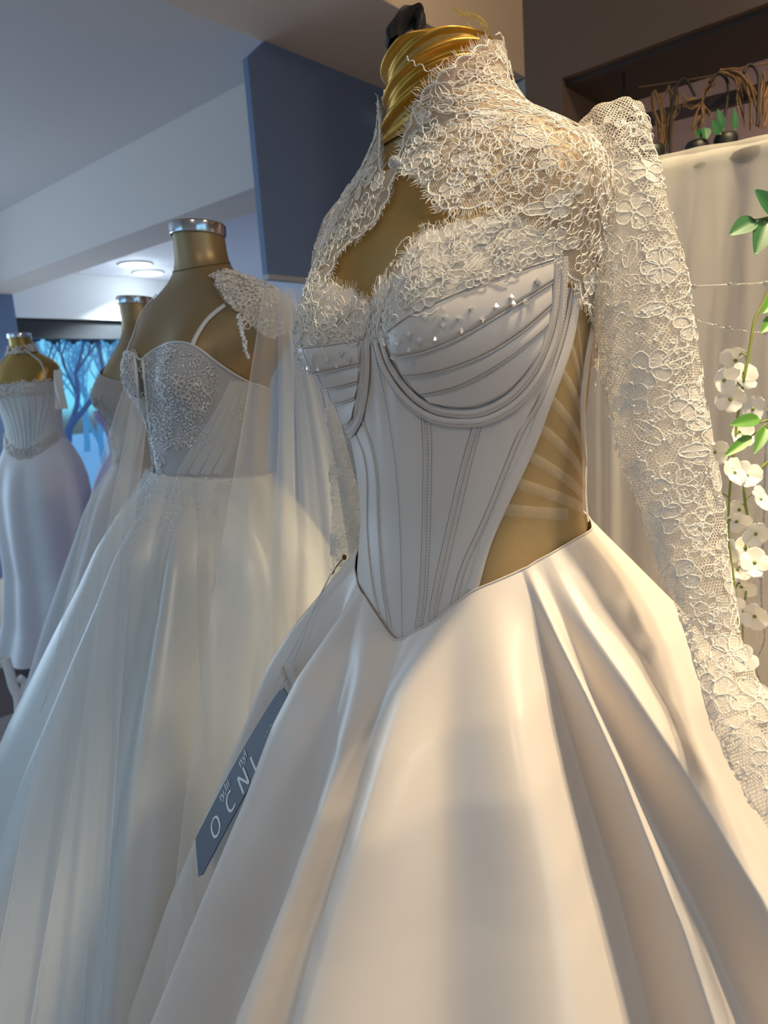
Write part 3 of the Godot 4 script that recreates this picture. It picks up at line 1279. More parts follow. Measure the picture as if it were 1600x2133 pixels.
	# seams, with a row of stitches each
	var seams := [
		[[740, 889, 762, 945, 770, 1000, 771, 1112, 780, 1210, 792, 1274], 1],
		[[758, 868, 779, 930, 790, 994, 795, 1112, 803, 1222, 816, 1306], 1],
		[[783, 712, 798, 780, 812, 850, 827, 950, 836, 1050, 840, 1150, 843, 1326], 0],
		[[884, 860, 888, 937, 886, 1112, 880, 1244, 871, 1310], 1],
		[[900, 866, 903, 937, 900, 1112, 893, 1244, 884, 1304], 0],
		[[994, 868, 963, 981, 924, 1156, 906, 1244, 899, 1294], 1],
		[[1008, 868, 980, 981, 941, 1156, 921, 1244, 912, 1287], 0],
		[[1187, 600, 1159, 719, 1120, 830, 1081, 900, 1045, 990, 1011, 1077, 967, 1178, 945, 1259], 1],
	]
	for sm in seams:
		var c := trace(f, sm[0], 44)
		if sm[1] == 1:
			b = Mb.new()
			b.base = t.position
			b.tube(lay(f, c, 0.0032), 0.0008, 0.0008, 6)
			put(b.mesh(), "seam", M.satin, t)
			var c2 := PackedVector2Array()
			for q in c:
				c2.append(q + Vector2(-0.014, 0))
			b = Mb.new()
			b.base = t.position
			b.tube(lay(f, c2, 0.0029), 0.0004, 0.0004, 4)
			put(b.mesh(), "painted_seam_shadow", M.painted_seam_shade, t)  # thin darker tube, paints the shade beside the seam
		var d := PackedVector2Array()
		for q in c:
			d.append(q + Vector2(0.030 if sm[1] == 1 else 0.0, 0))
		b = Mb.new()
		b.base = t.position
		stitches(b, lay(f, d, 0.0037), 0.0030)
		put(b.mesh(), "stitching", M.thread, t, "stuff")

	cups(t)

func stitches(b: Mb, line: PackedVector3Array, pitch: float) -> void:
	var left := 0.0
	for i in line.size() - 1:
		var a := line[i]
		var d := line[i + 1] - a
		var l := d.length()
		while left < l:
			var s := a + d * (left / l)
			b.tube(PackedVector3Array([s, s + d / l * pitch * 0.62]), 0.00038, 0.00038, 3)
			left += pitch
		left -= l

func cups(t: Node3D) -> void:
	var f := near_form
	# each cup: lines from its top edge to its wire; between two lines lies one pleat that overlaps the next
	var sets := [
		[[818, 688, 870, 652, 940, 618, 1040, 578, 1146, 541], [834, 735, 885, 726, 960, 698, 1050, 648, 1140, 590], [851, 775, 920, 764, 1010, 733, 1080, 690, 1137, 640], [886, 816, 960, 795, 1040, 752, 1100, 708, 1130, 681], [905, 832, 955, 844, 1005, 838, 1062, 806, 1112, 740]],
		[[560, 722, 616, 722, 660, 719, 700, 715, 764, 706], [570, 772, 625, 770, 665, 769, 700, 765, 760, 756], [600, 806, 650, 805, 680, 803, 710, 800, 756, 792], [640, 838, 676, 838, 700, 836, 720, 833, 750, 825], [690, 878, 715, 884, 728, 884, 736, 882, 745, 871]],
	]
	for side in 2:
		var lines := []
		for l in sets[side]:
			lines.append(trace(f, l, 44))
		if side == 1:
			for l in lines:     # on round past the outline towards the arm
				for i in 8:
					l.insert(0, l[0] + Vector2(-0.07, 0.0012))
		for k in 4:
			var b := Mb.new()
			b.base = t.position
			var a: PackedVector2Array = lines[k]
			var c: PackedVector2Array = lines[k + 1]
			var p := PackedVector3Array()
			for j in 13:
				var s := j / 12.0
				for i in a.size():
					var q := a[i].lerp(c[i], 1.0 - s * 1.06 + 0.0)
					var off := 0.0050 + 0.0016 * sin(PI * (0.25 + 0.75 * s)) + 0.0016 * (1.0 - s)
					if j == 0:
						off = 0.0045
					if k == 0 and j == 12:
						off = 0.003
					p.append(f.q(q.x, q.y, off))
			b.grid(p, a.size(), 13)
			put(b.mesh(), "cup_pleat", M.satin, t)
			b = Mb.new()
			b.base = t.position
			b.tube(lay(f, a, 0.0062 if k == 0 else 0.0069), 0.0007, 0.0007, 6)
			put(b.mesh(), "pleat_edge", M.satin, t)
	# wire channels, two rows each
	var wires := [
		[799, 676, 812, 735, 838, 785, 872, 825, 912, 849, 962, 858, 1010, 852, 1062, 822, 1105, 770, 1130, 715, 1146, 650, 1151, 590, 1152, 540],
		[787, 690, 803, 752, 832, 805, 868, 845, 910, 870, 964, 878, 1018, 871, 1074, 838, 1118, 784, 1146, 722, 1162, 655, 1167, 590, 1168, 535],
		[759, 708, 757, 760, 754, 815, 748, 855, 738, 882, 728, 893],
		[772, 705, 770, 762, 765, 820, 757, 866, 744, 893, 734, 903],
	]
	for w in wires:
		var c := trace(f, w, 70)
		var b := Mb.new()
		b.base = t.position
		band_on(b, f, c, 0.0085, 0.0016, 0.0052)
		put(b.mesh(), "wire_channel", M.satin, t)
		b = Mb.new()
		b.base = t.position
		stitches(b, lay(f, c, 0.0078), 0.0028)
		put(b.mesh(), "stitching", M.thread, t, "stuff")
	# crystals sewn on the top pleats
	var beads := [925, 662, 889, 662, 920, 647, 863, 690, 880, 700, 908, 700, 843, 703, 864, 717, 835, 733, 952, 664, 957, 686, 976, 645, 998, 666, 1025, 642, 1055, 623, 1058, 636, 1082, 630, 1105, 588, 1110, 592, 820, 708, 818, 700, 921, 675,
		629, 732, 661, 734, 691, 740, 721, 731, 643, 757, 656, 755, 675, 757, 712, 753, 736, 748, 614, 733, 618, 743, 620, 757, 627, 767, 738, 742]
	for i in range(0, beads.size(), 2):
		var h := f.hit(eye, ray(beads[i], beads[i + 1]), .35, 1.1)
		var b := Mb.new()
		b.base = t.position
		var c := f.q(h.x, h.y, 0.0095)
		var r := 0.0025
		var up := f.nrm(h.x, h.y)
		var e := up.cross(Vector3.UP).normalized()
		var g := up.cross(e)
		for k in 6:     # a faceted bicone
			var a0 := TAU * k / 6
			var a1 := TAU * (k + 1) / 6
			var q0 := c + (e * cos(a0) + up * sin(a0)) * r
			var q1 := c + (e * cos(a1) + up * sin(a1)) * r
			b.tri(q0, q1, c + g * r * 1.1)
			b.tri(q1, q0, c - g * r * 1.1)
		put(b.mesh(), "crystal_bead", M.crystal, t)

# ---------------------------------------------------------------- lace: net, cord outlines, petals, eyelash fringe
func region(b: Mb, f: Surf, poly: PackedVector2Array, du: float, dv: float, off: float, arc: Callable, wave := 0.0) -> void:   # a sheet inside an outline given in (u, v)
	var pts := PackedVector2Array()
	for i in poly.size():       # the outline, finely divided
		var a := poly[i]
		var c := poly[(i + 1) % poly.size()]
		var n := maxi(1, int(maxf(absf(c.x - a.x) / du, absf(c.y - a.y) / dv)))
		for k in n:
			pts.append(a.lerp(c, float(k) / n))
	var rim_n := pts.size()
	var lo := pts[0]
	var hi := pts[0]
	for q in pts:
		lo = lo.min(q)
		hi = hi.max(q)
	var row := 0
	var y := lo.y + dv * 0.5
	while y < hi.y:
		var x := lo.x + (du * 0.5 if row & 1 else 0.0)
		while x < hi.x:
			var q := Vector2(x, y)
			if Geometry2D.is_point_in_polygon(q, poly):
				var close := false
				for k in rim_n:
					if absf(pts[k].x - x) < du * 0.45 and absf(pts[k].y - y) < dv * 0.45:
						close = true
						break
				if not close:
					pts.append(q)
			x += du
		y += dv
		row += 1
	var scaled := PackedVector2Array()
	for q in pts:
		scaled.append(Vector2(q.x / du, q.y / dv))
	var tri := Geometry2D.triangulate_delaunay(scaled)
	var o := b.v.size()
	for q in pts:
		var nn := f.nrm(q.x, q.y)
		b.v.append(f.p(q.x, q.y) + nn * (off + wave * sin(q.x * 31.0 + 60.0 * q.y) * sin(q.y * 130.0)) - b.base)
		b.n.append(nn)
		b.uv.append(arc.call(q))
	for k in range(0, tri.size(), 3):
		var c := (pts[tri[k]] + pts[tri[k + 1]] + pts[tri[k + 2]]) / 3.0
		if not Geometry2D.is_point_in_polygon(c, poly):
			continue
		var i0 := o + tri[k]
		var i1 := o + tri[k + 1]
		var i2 := o + tri[k + 2]
		if (b.v[i1] - b.v[i0]).cross(b.v[i2] - b.v[i0]).dot(b.n[i0]) > 0.0:
			b.ix.append_array(PackedInt32Array([i0, i2, i1]))
		else:
			b.ix.append_array(PackedInt32Array([i0, i1, i2]))

func shape_of(kind: int, size: float) -> Array:    # a motif as lines in metres; closed ones are petals
	var out := []
	match kind:
		0:      # five-petalled flower with a ring in the middle
			var n := 5 if rng.randf() < 0.7 else 6
			for k in n:
				var a := TAU * k / n + rng.randf_range(-0.12, 0.12)
				var ln := size * rng.randf_range(0.42, 0.54)
				var wd := size * rng.randf_range(0.22, 0.29)
				var p := PackedVector2Array()
				for i in 18:
					var s := TAU * i / 18.0
					var r := (1.0 - cos(s)) * 0.5
					var q := Vector2(size * 0.07 + ln * r, wd * sin(s) * (0.55 + 0.5 * r) * (1.0 + 0.08 * sin(5.0 * s + k)))
					p.append(q.rotated(a))
				out.append([p, true])
			var c := PackedVector2Array()
			for i in 10:
				c.append(Vector2(size * 0.07, 0).rotated(TAU * i / 10.0))
			out.append([c, true])
		1:      # leaf with a vein
			var p := PackedVector2Array()
			for i in 20:
				var s := TAU * i / 20.0
				var w := sin(s) * size * 0.22 * (1.0 + 0.1 * sin(7.0 * s))
				p.append(Vector2(-cos(s) * size * 0.5, w))
			out.append([p, true])
			out.append([PackedVector2Array([Vector2(-size * .45, 0), Vector2(-.1 * size, .02 * size), Vector2(size * .4, 0)]), false])
		2:      # scroll
			var p := PackedVector2Array()
			for i in 26:
				var s := i / 25.0
				p.append(Vector2(size * (0.5 - 0.42 * s), 0).rotated(s * 4.6))
			out.append([p, false])
			var p2 := PackedVector2Array()
			for i in 12:
				var s := i / 11.0
				p2.append(Vector2(size * 0.5, 0) + Vector2(size * 0.12 * sin(9.0 * s), -size * 0.6 * s))
			out.append([p2, false])
		3:      # sprig of small loops
			var st := PackedVector2Array()
			for i in 12:
				var s := i / 11.0
				st.append(Vector2(size * (s - 0.5) * 1.2, size * 0.10 * sin(6.0 * s)))
			out.append([st, false])
			for k in 5:
				var s := (k + 0.5) / 5.0
				var base := Vector2(size * (s - 0.5) * 1.2, size * 0.10 * sin(6.0 * s))
				var dir := 1.0 if k & 1 else -1.0
				var p := PackedVector2Array()
				for i in 12:
					var a := TAU * i / 12.0
					p.append(base + Vector2((1.0 - cos(a)) * size * 0.13, sin(a) * size * 0.075).rotated(dir * 1.1))
				out.append([p, true])
		4:      # wandering cord
			var p := PackedVector2Array()
			var a := rng.randf() * TAU
			var q := Vector2.ZERO
			for i in 34:
				a += rng.randf_range(-0.9, 0.9) + 0.25 * sin(i * 0.7)
				q += Vector2(size * 0.075, 0).rotated(a)
				p.append(q)
			out.append([p, false])
	return out

func motif(bc: Mb, bp: Mb, f: Surf, c: Vector2, kind: int, size: float, turn: float, off: float, cord := 0.00055) -> void:
	var m := f.metric(c.x, c.y)
	m = Vector2(maxf(m.x, 0.02), maxf(m.y, 0.3))
	for l in shape_of(kind, size):
		var line: PackedVector2Array = l[0]
		var pts := PackedVector3Array()
		var low := PackedVector3Array()
		var mid := Vector2.ZERO
		for q in line:
			var r := q.rotated(turn)
			mid += r / line.size()
			var u := c.x + r.x / m.x
			var v := c.y + r.y / m.y
			var nn := f.nrm(u, v)
			var b := f.p(u, v)
			pts.append(b + nn * (off + 0.0003))
			low.append(b + nn * (off - 0.0002))
		bc.tube(pts, cord, cord, 4, l[1])
		if bp != null and l[1]:
			var nn := f.nrm(c.x + mid.x / m.x, c.y + mid.y / m.y)
			var ce := f.p(c.x + mid.x / m.x, c.y + mid.y / m.y) + nn * (off + 0.0006)
			var o := bp.v.size()
			bp.v.append(ce - bp.base)
			bp.n.append(nn)
			bp.uv.append(mid)
			for i in low.size():
				bp.v.append(low[i] - bp.base)
				bp.n.append(nn)
				bp.uv.append(line[i].rotated(turn))
			for i in low.size():
				var a := o + 1 + i
				var d := o + 1 + (i + 1) % low.size()
				if (bp.v[a] - bp.v[o]).cross(bp.v[d] - bp.v[o]).dot(nn) > 0.0:
					bp.ix.append_array(PackedInt32Array([o, d, a]))
				else:
					bp.ix.append_array(PackedInt32Array([o, a, d]))

func scatter(f: Surf, poly: PackedVector2Array, gap: float, most: int, tries := 2500, inset := 0.0) -> PackedVector2Array:
	var lo := poly[0]
	var hi := poly[0]
	for q in poly:
		lo = lo.min(q)
		hi = hi.max(q)
	var out := PackedVector2Array()
	var where := PackedVector3Array()
	for k in tries:
		if out.size() >= most:
			break
		var q := Vector2(rng.randf_range(lo.x, hi.x), rng.randf_range(lo.y, hi.y))
		if not Geometry2D.is_point_in_polygon(q, poly):
			continue
		var w := f.p(q.x, q.y)
		var ok := true
		if inset > 0.0:
			var m := f.metric(q.x, q.y)
			for k8 in 6:
				var o := Vector2(cos(TAU * k8 / 6.0) / maxf(m.x, 0.02), sin(TAU * k8 / 6.0) / maxf(m.y, 0.3)) * inset
				if not Geometry2D.is_point_in_polygon(q + o, poly):
					ok = false
					break
		for e in where:
			if e.distance_squared_to(w) < gap * gap:
				ok = false
				break
		if ok:
			out.append(q)
			where.append(w)
	return out

func fringe(b: Mb, f: Surf, line: PackedVector2Array, side: float, off: float, length: float, pitch: float) -> void:   # fine threads that stand out from an edge; side +1 or -1 says to which hand
	var pts := lay(f, line, off)
	var carry := 0.0
	for i in line.size() - 1:
		var d := pts[i + 1] - pts[i]
		var l := d.length()
		if l < 1e-6:
			continue
		while carry < l:
			var s := carry / l
			var c := line[i].lerp(line[i + 1], s)
			var nn := f.nrm(c.x, c.y)
			var out := d.normalized().cross(nn) * side
			var a := pts[i] + d * s
			var lean := d.normalized() * rng.randf_range(-0.35, 0.5) + nn * rng.randf_range(0.0, 0.55)
			var ln := length * rng.randf_range(0.55, 1.15)
			var curl := d.normalized() * rng.randf_range(-0.5, 0.6) * ln * 0.5
			b.tube(PackedVector3Array([a - out * 0.002, a + (out + lean * 0.4) * ln * 0.35, a + (out + lean * 0.7) * ln * 0.7 + curl * 0.4, a + (out + lean) * ln + curl]), 0.00034, 0.00018, 3)
			carry += pitch * rng.randf_range(0.6, 1.4)
		carry -= l

func densify(c: PackedVector2Array, n: int) -> PackedVector2Array:
	var out := PackedVector2Array()
	for i in n:
		out.append(along(c, i / (n - 1.0)))
	return out

func scallop(f: Surf, c: PackedVector2Array, depth: float, period: float, side: float, off := 0.0) -> PackedVector2Array:    # the same line with rounded lobes
	var d := densify(c, c.size() * 5)
	var pts := lay(f, d, off)
	var run := 0.0
	var out := PackedVector2Array()
	for i in d.size():
		if i > 0:
			run += (pts[i] - pts[i - 1]).length()
		var m := f.metric(d[i].x, d[i].y)
		var t := d[mini(i + 1, d.size() - 1)] - d[maxi(i - 1, 0)]
		var tm := Vector2(t.x * m.x, t.y * m.y).normalized()
		var o := Vector2(tm.y, -tm.x) * side * depth * (absf(sin(PI * run / period)) - 0.5)
		out.append(d[i] + Vector2(o.x / m.x, o.y / m.y))
	return out

class Sleeve extends Surf:      # u round the sleeve from the side that faces the lens, v from 0 at the shoulder to 1 at the cuff
	var c := PackedVector3Array()
	var ew := PackedVector3Array()
	var eh := PackedVector3Array()
	var length := 1.0
	var crumple := 0.002

	func setup(mid: PackedVector3Array, w: PackedFloat32Array, h: float, viewed_from: Vector3) -> void:
		c = mid
		eu = 0.03
		ev = 0.004
		length = 0.0
		for i in c.size():
			var t := (c[mini(i + 1, c.size() - 1)] - c[maxi(i - 1, 0)]).normalized()
			var s := (viewed_from - c[i]).cross(t).normalized()
			ew.append(s * w[i])
			eh.append(t.cross(s).normalized() * (w[i] * h))
			if i > 0:
				length += (c[i] - c[i - 1]).length()
		if ew[4].cross(c[5] - c[4]).dot(eh[4]) < 0.0:
			for i in ew.size():
				ew[i] = -ew[i]

	func p(u: float, v: float) -> Vector3:
		var x := clampf(v, 0.0, 1.0) * (c.size() - 1)
		var i := mini(int(x), c.size() - 2)
		var t := x - i
		var k := 1.0 + crumple * (12.0 * sin(7.0 * u + 9.0 * sin(5.0 * v)) * exp(-5.0 * v) + 5.0 * sin(3.0 * u + 21.0 * v) + 4.0 * sin(5.0 * u - 37.0 * v))
		return c[i].lerp(c[i + 1], t) + (ew[i].lerp(ew[i + 1], t) * sin(u) + eh[i].lerp(eh[i + 1], t) * cos(u)) * k

func make_sleeve(pairs: Array, h: float, crumple: float) -> Sleeve:     # rows: left x, y, right x, y, depth
	var mids := PackedVector3Array()
	var ws := PackedFloat32Array()
	for r in pairs:
		var a := at(r[0], r[1], r[4])
		var b := at(r[2], r[3], r[4])
		mids.append((a + b) * 0.5)
		ws.append(a.distance_to(b) * 0.5)
	var n := 64
	var mid := smooth3(mids, n)
	var w := PackedFloat32Array()
	for i in n:      # width by nearest station
		var best := 0.0
		var bd := 1e9
		for k in mids.size() - 1:
			var s := clampf((mid[i] - mids[k]).dot(mids[k + 1] - mids[k]) / (mids[k + 1] - mids[k]).length_squared(), 0.0, 1.0)
			var d := mid[i].distance_to(mids[k].lerp(mids[k + 1], s))
			if d < bd:
				bd = d
				best = lerpf(ws[k], ws[k + 1], s)
		w.append(best)
	var s := Sleeve.new()
	s.crumple = crumple
	s.setup(mid, w, h, eye)
	return s

func sleeve_part(t: Node3D, s: Sleeve, flowers: int, sprigs: int, far := false) -> void:
	var b := Mb.new()
	b.base = t.position
	var p := PackedVector3Array()
	var uvs := PackedVector2Array()
	var nu := 61
	var nv := 150
	var mean := 0.0
	for e in s.ew:
		mean += e.length() / s.ew.size()
	for j in nv:
		for i in nu:
			var u := TAU * i / (nu - 1) - PI
			var v := float(j) / (nv - 1)
			p.append(s.p(u, v))
			uvs.append(Vector2(u * mean * 0.85, v * s.length))
	b.grid(p, nu, nv, uvs, true)
	var c := PackedVector3Array()       # the gathered head closes over the shoulder
	for j in 7:
		for i in nu:
			var u := TAU * i / (nu - 1) - PI
			var a := PI * 0.5 * j / 6.0
			c.append(s.c[0] + (s.p(u, 0.0) - s.c[0]) * cos(a) + (s.c[0] - s.c[2]).normalized() * (s.ew[0].length() * 0.45 * sin(a)))
	b.grid(c, nu, 7, uvs, true, true)
	var sleeve := put(b.mesh(), "sleeve", M.net, t)
	var bc := Mb.new()
	bc.base = t.position
	var bp := Mb.new()
	bp.base = t.position
	var strip := PackedVector2Array([Vector2(-1.5, 0.03), Vector2(1.5, 0.03), Vector2(1.5, 0.99), Vector2(-1.5, 0.99)])
	for q in scatter(s, strip, 0.026, flowers):
		motif(bc, bp if rng.randf() < 0.5 else null, s, q, 0 if rng.randf() < 0.72 else 1, rng.randf_range(0.022, 0.034), rng.randf() * TAU, 0.0012, 0.00045)
	for q in scatter(s, strip, 0.012, sprigs):
		var kind := 3 if rng.randf() < 0.55 else 4
		motif(bc, bp, s, q, kind, rng.randf_range(0.014, 0.026), rng.randf() * TAU, 0.0009, 0.00038)
		if rng.randf() < 0.5:
			bc.ball(s.q(q.x, q.y, 0.0016), 0.0013, 6, 4)
	for q in scatter(s, PackedVector2Array([Vector2(-2.6, 0.0), Vector2(2.6, 0.0), Vector2(2.6, 1), Vector2(-2.6, 1)]), 0.016, 90):
		bc.ball(s.q(q.x, q.y, 0.0012), rng.randf_range(0.0009, 0.0015), 6, 4)
	var cords := put(bc.mesh(), "corded_outlines", M.cord, sleeve, "stuff")
	var petals := put(bp.mesh(), "lace_petals", M.petal, sleeve, "stuff")

func bolero() -> void:
	var f := lace_form
	var o := f.to_world.origin
	var t := thing("lace_bolero", "ivory corded lace bolero with high eyelash collar and long sleeves over the nearest gown", "bolero", "", Vector3(o.x, 0, o.z))
	# how far up the form's side each height lies, so that the net keeps its mesh over the shoulder
	var run := PackedFloat32Array()
	var total := 0.0
	for i in 201:
		if i > 0:
			total += (f.p(0.9, .1 + .38 * i / 200.0) - f.p(0.9, .1 + .38 * (i - 1) / 200.0)).length()
		run.append(total)
	var arc := func(q: Vector2) -> Vector2:
		var x := clampf((q.y - .1) / .38, 0.0, 1.0) * 199.0
		var i := int(x)
		return Vector2(q.x * 0.115, lerpf(run[i], run[i + 1], x - i))
	# near half: collar edge, armhole and lower edge as seen
	var collar := trace(f, [838, 350, 846, 310, 862, 262, 880, 215, 905, 178, 950, 137, 985, 112, 1012, 92], 26)
	var lower := trace(f, [1262, 762, 1252, 720, 1236, 680, 1214, 640, 1196, 596, 1170, 556, 1130, 512, 1090, 478, 1050, 452, 1012, 432, 985, 436, 962, 444, 937, 441, 917, 422, 900, 394, 876, 364, 838, 352], 44)
	var near_poly := PackedVector2Array()
	var lower_s := scallop(f, lower, 0.006, 0.026, -1.0, 0.005)
	var collar_s := scallop(f, collar, 0.004, 0.02, -1.0, 0.005)
	near_poly.append_array(collar_s)
	near_poly.append_array(PackedVector2Array([Vector2(2.6, .452), Vector2(PI, .455), Vector2(PI, .16), Vector2(2.2, .14)]))
	near_poly.append_array(lower_s)
	var far_collar := trace(f, [838, 350, 829, 325, 820, 292, 813, 255, 808, 215, 805, 188], 16)
	for i in far_collar.size():
		far_collar[i].x = minf(far_collar[i].x, -0.1 - 0.7 * i / 15.0)
		far_collar[i].y = minf(far_collar[i].y, .45)
	var far_low := trace(f, [838, 352, 824, 378, 814, 420, 795, 455, 766, 486, 738, 506, 714, 528, 700, 556, 684, 592], 24)
	var far_poly := PackedVector2Array()
	var far_low_s := scallop(f, far_low, 0.005, 0.022, -1.0, 0.005)
	far_poly.append_array(far_low_s)
	far_poly.append_array(PackedVector2Array([Vector2(-1.2, .14), Vector2(-2.2, .14), Vector2(-PI, .16), Vector2(-PI, .455), Vector2(-2.4, .452)]))
	var fc := far_collar.duplicate()
	fc.reverse()
	far_poly.append_array(fc)
	var halves := [[near_poly, collar_s, lower_s], [far_poly, far_low_s, fc]]
	for k in 2:
		var b := Mb.new()
		b.base = t.position
		region(b, f, halves[k][0], 0.055, 0.0055, 0.0042, arc, 0.0008)
		var body := put(b.mesh(), "lace_yoke", M.net_fine, t)
		var bc := Mb.new()
		bc.base = t.position
		var bp := Mb.new()
		bp.base = t.position
		var poly: PackedVector2Array = halves[k][0]
		var shown := PackedVector2Array()
		for q in poly:
			shown.append(Vector2(clampf(q.x, -2.3, 2.3), q.y))
		for q in scatter(f, shown, 0.0125, 320, 7000, 0.0085):
			var plain_net := k == 0 and q.x > 1.25 and q.y > .335 and q.y < .385
			if plain_net and rng.randf() < 0.75:
				continue
			var r := rng.randf()
			var kind := 0 if r < 0.5 else (1 if r < 0.66 else (2 if r < 0.86 else 3))
			motif(bc, bp if rng.randf() < 0.42 else null, f, q, kind, rng.randf_range(0.015, 0.026), rng.randf() * TAU, rng.randf_range(0.0050, 0.0064), 0.00046)
		for q in scatter(f, shown, 0.011, 190, 3500, 0.0075):
			motif(bc, null, f, q, 4, rng.randf_range(0.012, 0.022), rng.randf() * TAU, rng.randf_range(0.0058, 0.0072), 0.00042)
		for e in [halves[k][1], halves[k][2]]:
			bc.tube(lay(f, e, 0.0052), 0.0007, 0.0007, 5)
		put(bc.mesh(), "corded_outlines", M.cord, body, "stuff")
		put(bp.mesh(), "lace_petals", M.petal, body, "stuff")
		var bf := Mb.new()
		bf.base = t.position
		fringe(bf, f, halves[k][1], -1.0, 0.005, 0.0085, 0.0013)
		fringe(bf, f, halves[k][2], -1.0, 0.005, 0.0085, 0.0013)
		put(bf.mesh(), "eyelash_fringe", M.cord, body, "stuff")
	# button at the throat
	var h := f.hit(eye, ray(836, 352), .4, 1.1)
	var bb := Mb.new()
	bb.base = t.position
	bb.ball(f.q(h.x, h.y, 0.009), 0.0062, 14, 10, 1.0)
	put(bb.mesh(), "button", M.crystal, t).set_meta("label", "clear round button at the throat")
	# sleeves
	var near := make_sleeve([[1205, 262, 1332, 236, .655], [1210, 300, 1345, 280, .645], [1212, 380, 1366, 360, .64], [1220, 480, 1392, 450, .635], [1233, 600, 1416, 560, .63], [1255, 740, 1440, 700, .625], [1276, 850, 1462, 850, .62], [1308, 980, 1482, 960, .61], [1350, 1100, 1500, 1080, .60],
		[1395, 1212, 1516, 1198, .585], [1440, 1335, 1532, 1300, .57], [1474, 1440, 1560, 1390, .55], [1510, 1555, 1604, 1450, .53], [1560, 1660, 1655, 1560, .51], [1612, 1740, 1705, 1670, .49]], 0.55, 0.006)
	sleeve_part(t, near, 70, 190)
	var far := make_sleeve([[704, 455, 815, 425, .875], [670, 495, 800, 482, .88], [651, 548, 785, 540, .885], [650, 600, 775, 596, .90], [660, 700, 775, 690, .92], [680, 850, 780, 850, .93], [688, 1000, 790, 1000, .925], [692, 1150, 795, 1150, .92], [694, 1300, 800, 1300, .91], [696, 1450, 800, 1450, .90]], 0.6, 0.004)
	sleeve_part(t, far, 26, 60, true)
	cup_lace(arc)

func cup_lace(arc: Callable) -> void:      # lace sewn over the tops of the bust cups
	var f := near_form
	var t: Node3D = get_node("wedding_gown")
	var tops := [
		[[782, 712, 784, 660, 790, 622, 800, 596, 828, 586, 846, 552, 860, 524, 884, 496, 925, 482, 965, 470, 1010, 462, 1055, 458, 1095, 478, 1130, 505, 1150, 540], [1146, 545, 1040, 582, 940, 622, 870, 656, 822, 690, 800, 712]],
		[[560, 690, 612, 640, 652, 590, 690, 596, 730, 606, 758, 622, 778, 642, 790, 668, 786, 712], [760, 712, 700, 719, 660, 723, 616, 728, 560, 724]],
	]
	for k in 2:
		var up := trace(f, tops[k][0], 34)
		var dn := trace(f, tops[k][1], 26)
		if k == 1:
			up.insert(0, up[0] + Vector2(-0.5, 0.02))
			dn.append(dn[-1] + Vector2(-0.5, 0.0))
		var ups := scallop(f, up, 0.005, 0.024, -1.0, 0.007)
		var poly := ups.duplicate()
		poly.append_array(dn)
		var b := Mb.new()
		b.base = t.position
		region(b, f, poly, 0.05, 0.005, 0.0052, arc, 0.0006)
		var trim := put(b.mesh(), "cup_lace", M.net_dense, t)
		b = Mb.new()
		b.base = t.position
		region(b, f, poly, 0.06, 0.006, 0.0036, arc)
		put(b.mesh(), "cup_lining", M.lining, t)
		var bc := Mb.new()
		bc.base = t.position
		var bp := Mb.new()
		bp.base = t.position
		for q in scatter(f, poly, 0.0100, 150, 6000, 0.0070):
			var r := rng.randf()
			motif(bc, bp if rng.randf() < 0.5 else null, f, q, 0 if r < 0.4 else (1 if r < 0.6 else (2 if r < 0.85 else 3)), rng.randf_range(0.011, 0.019), rng.randf() * TAU, rng.randf_range(0.0060, 0.0078), 0.00045)
		for q in scatter(f, poly, 0.010, 70, 2500, 0.0075):
			motif(bc, null, f, q, 4, rng.randf_range(0.012, 0.02), rng.randf() * TAU, rng.randf_range(0.007, 0.009), 0.0004)
		put(bc.mesh(), "corded_outlines", M.cord, trim, "stuff")
		put(bp.mesh(), "lace_petals", M.petal, trim, "stuff")
		var bf := Mb.new()
		bf.base = t.position
		fringe(bf, f, ups, -1.0, 0.0055, 0.0065, 0.0014)
		put(bf.mesh(), "eyelash_fringe", M.cord, trim, "stuff")
	# a loose thread by the strap
	var b := Mb.new()
	b.base = t.position
	b.tube(smooth3(PackedVector3Array([at(1140, 572, .62), at(1165, 566, .615), at(1185, 563, .612), at(1199, 559, .61)]), 10), 0.0004, 0.0003, 4)
	put(b.mesh(), "loose_thread", M.cord, t)

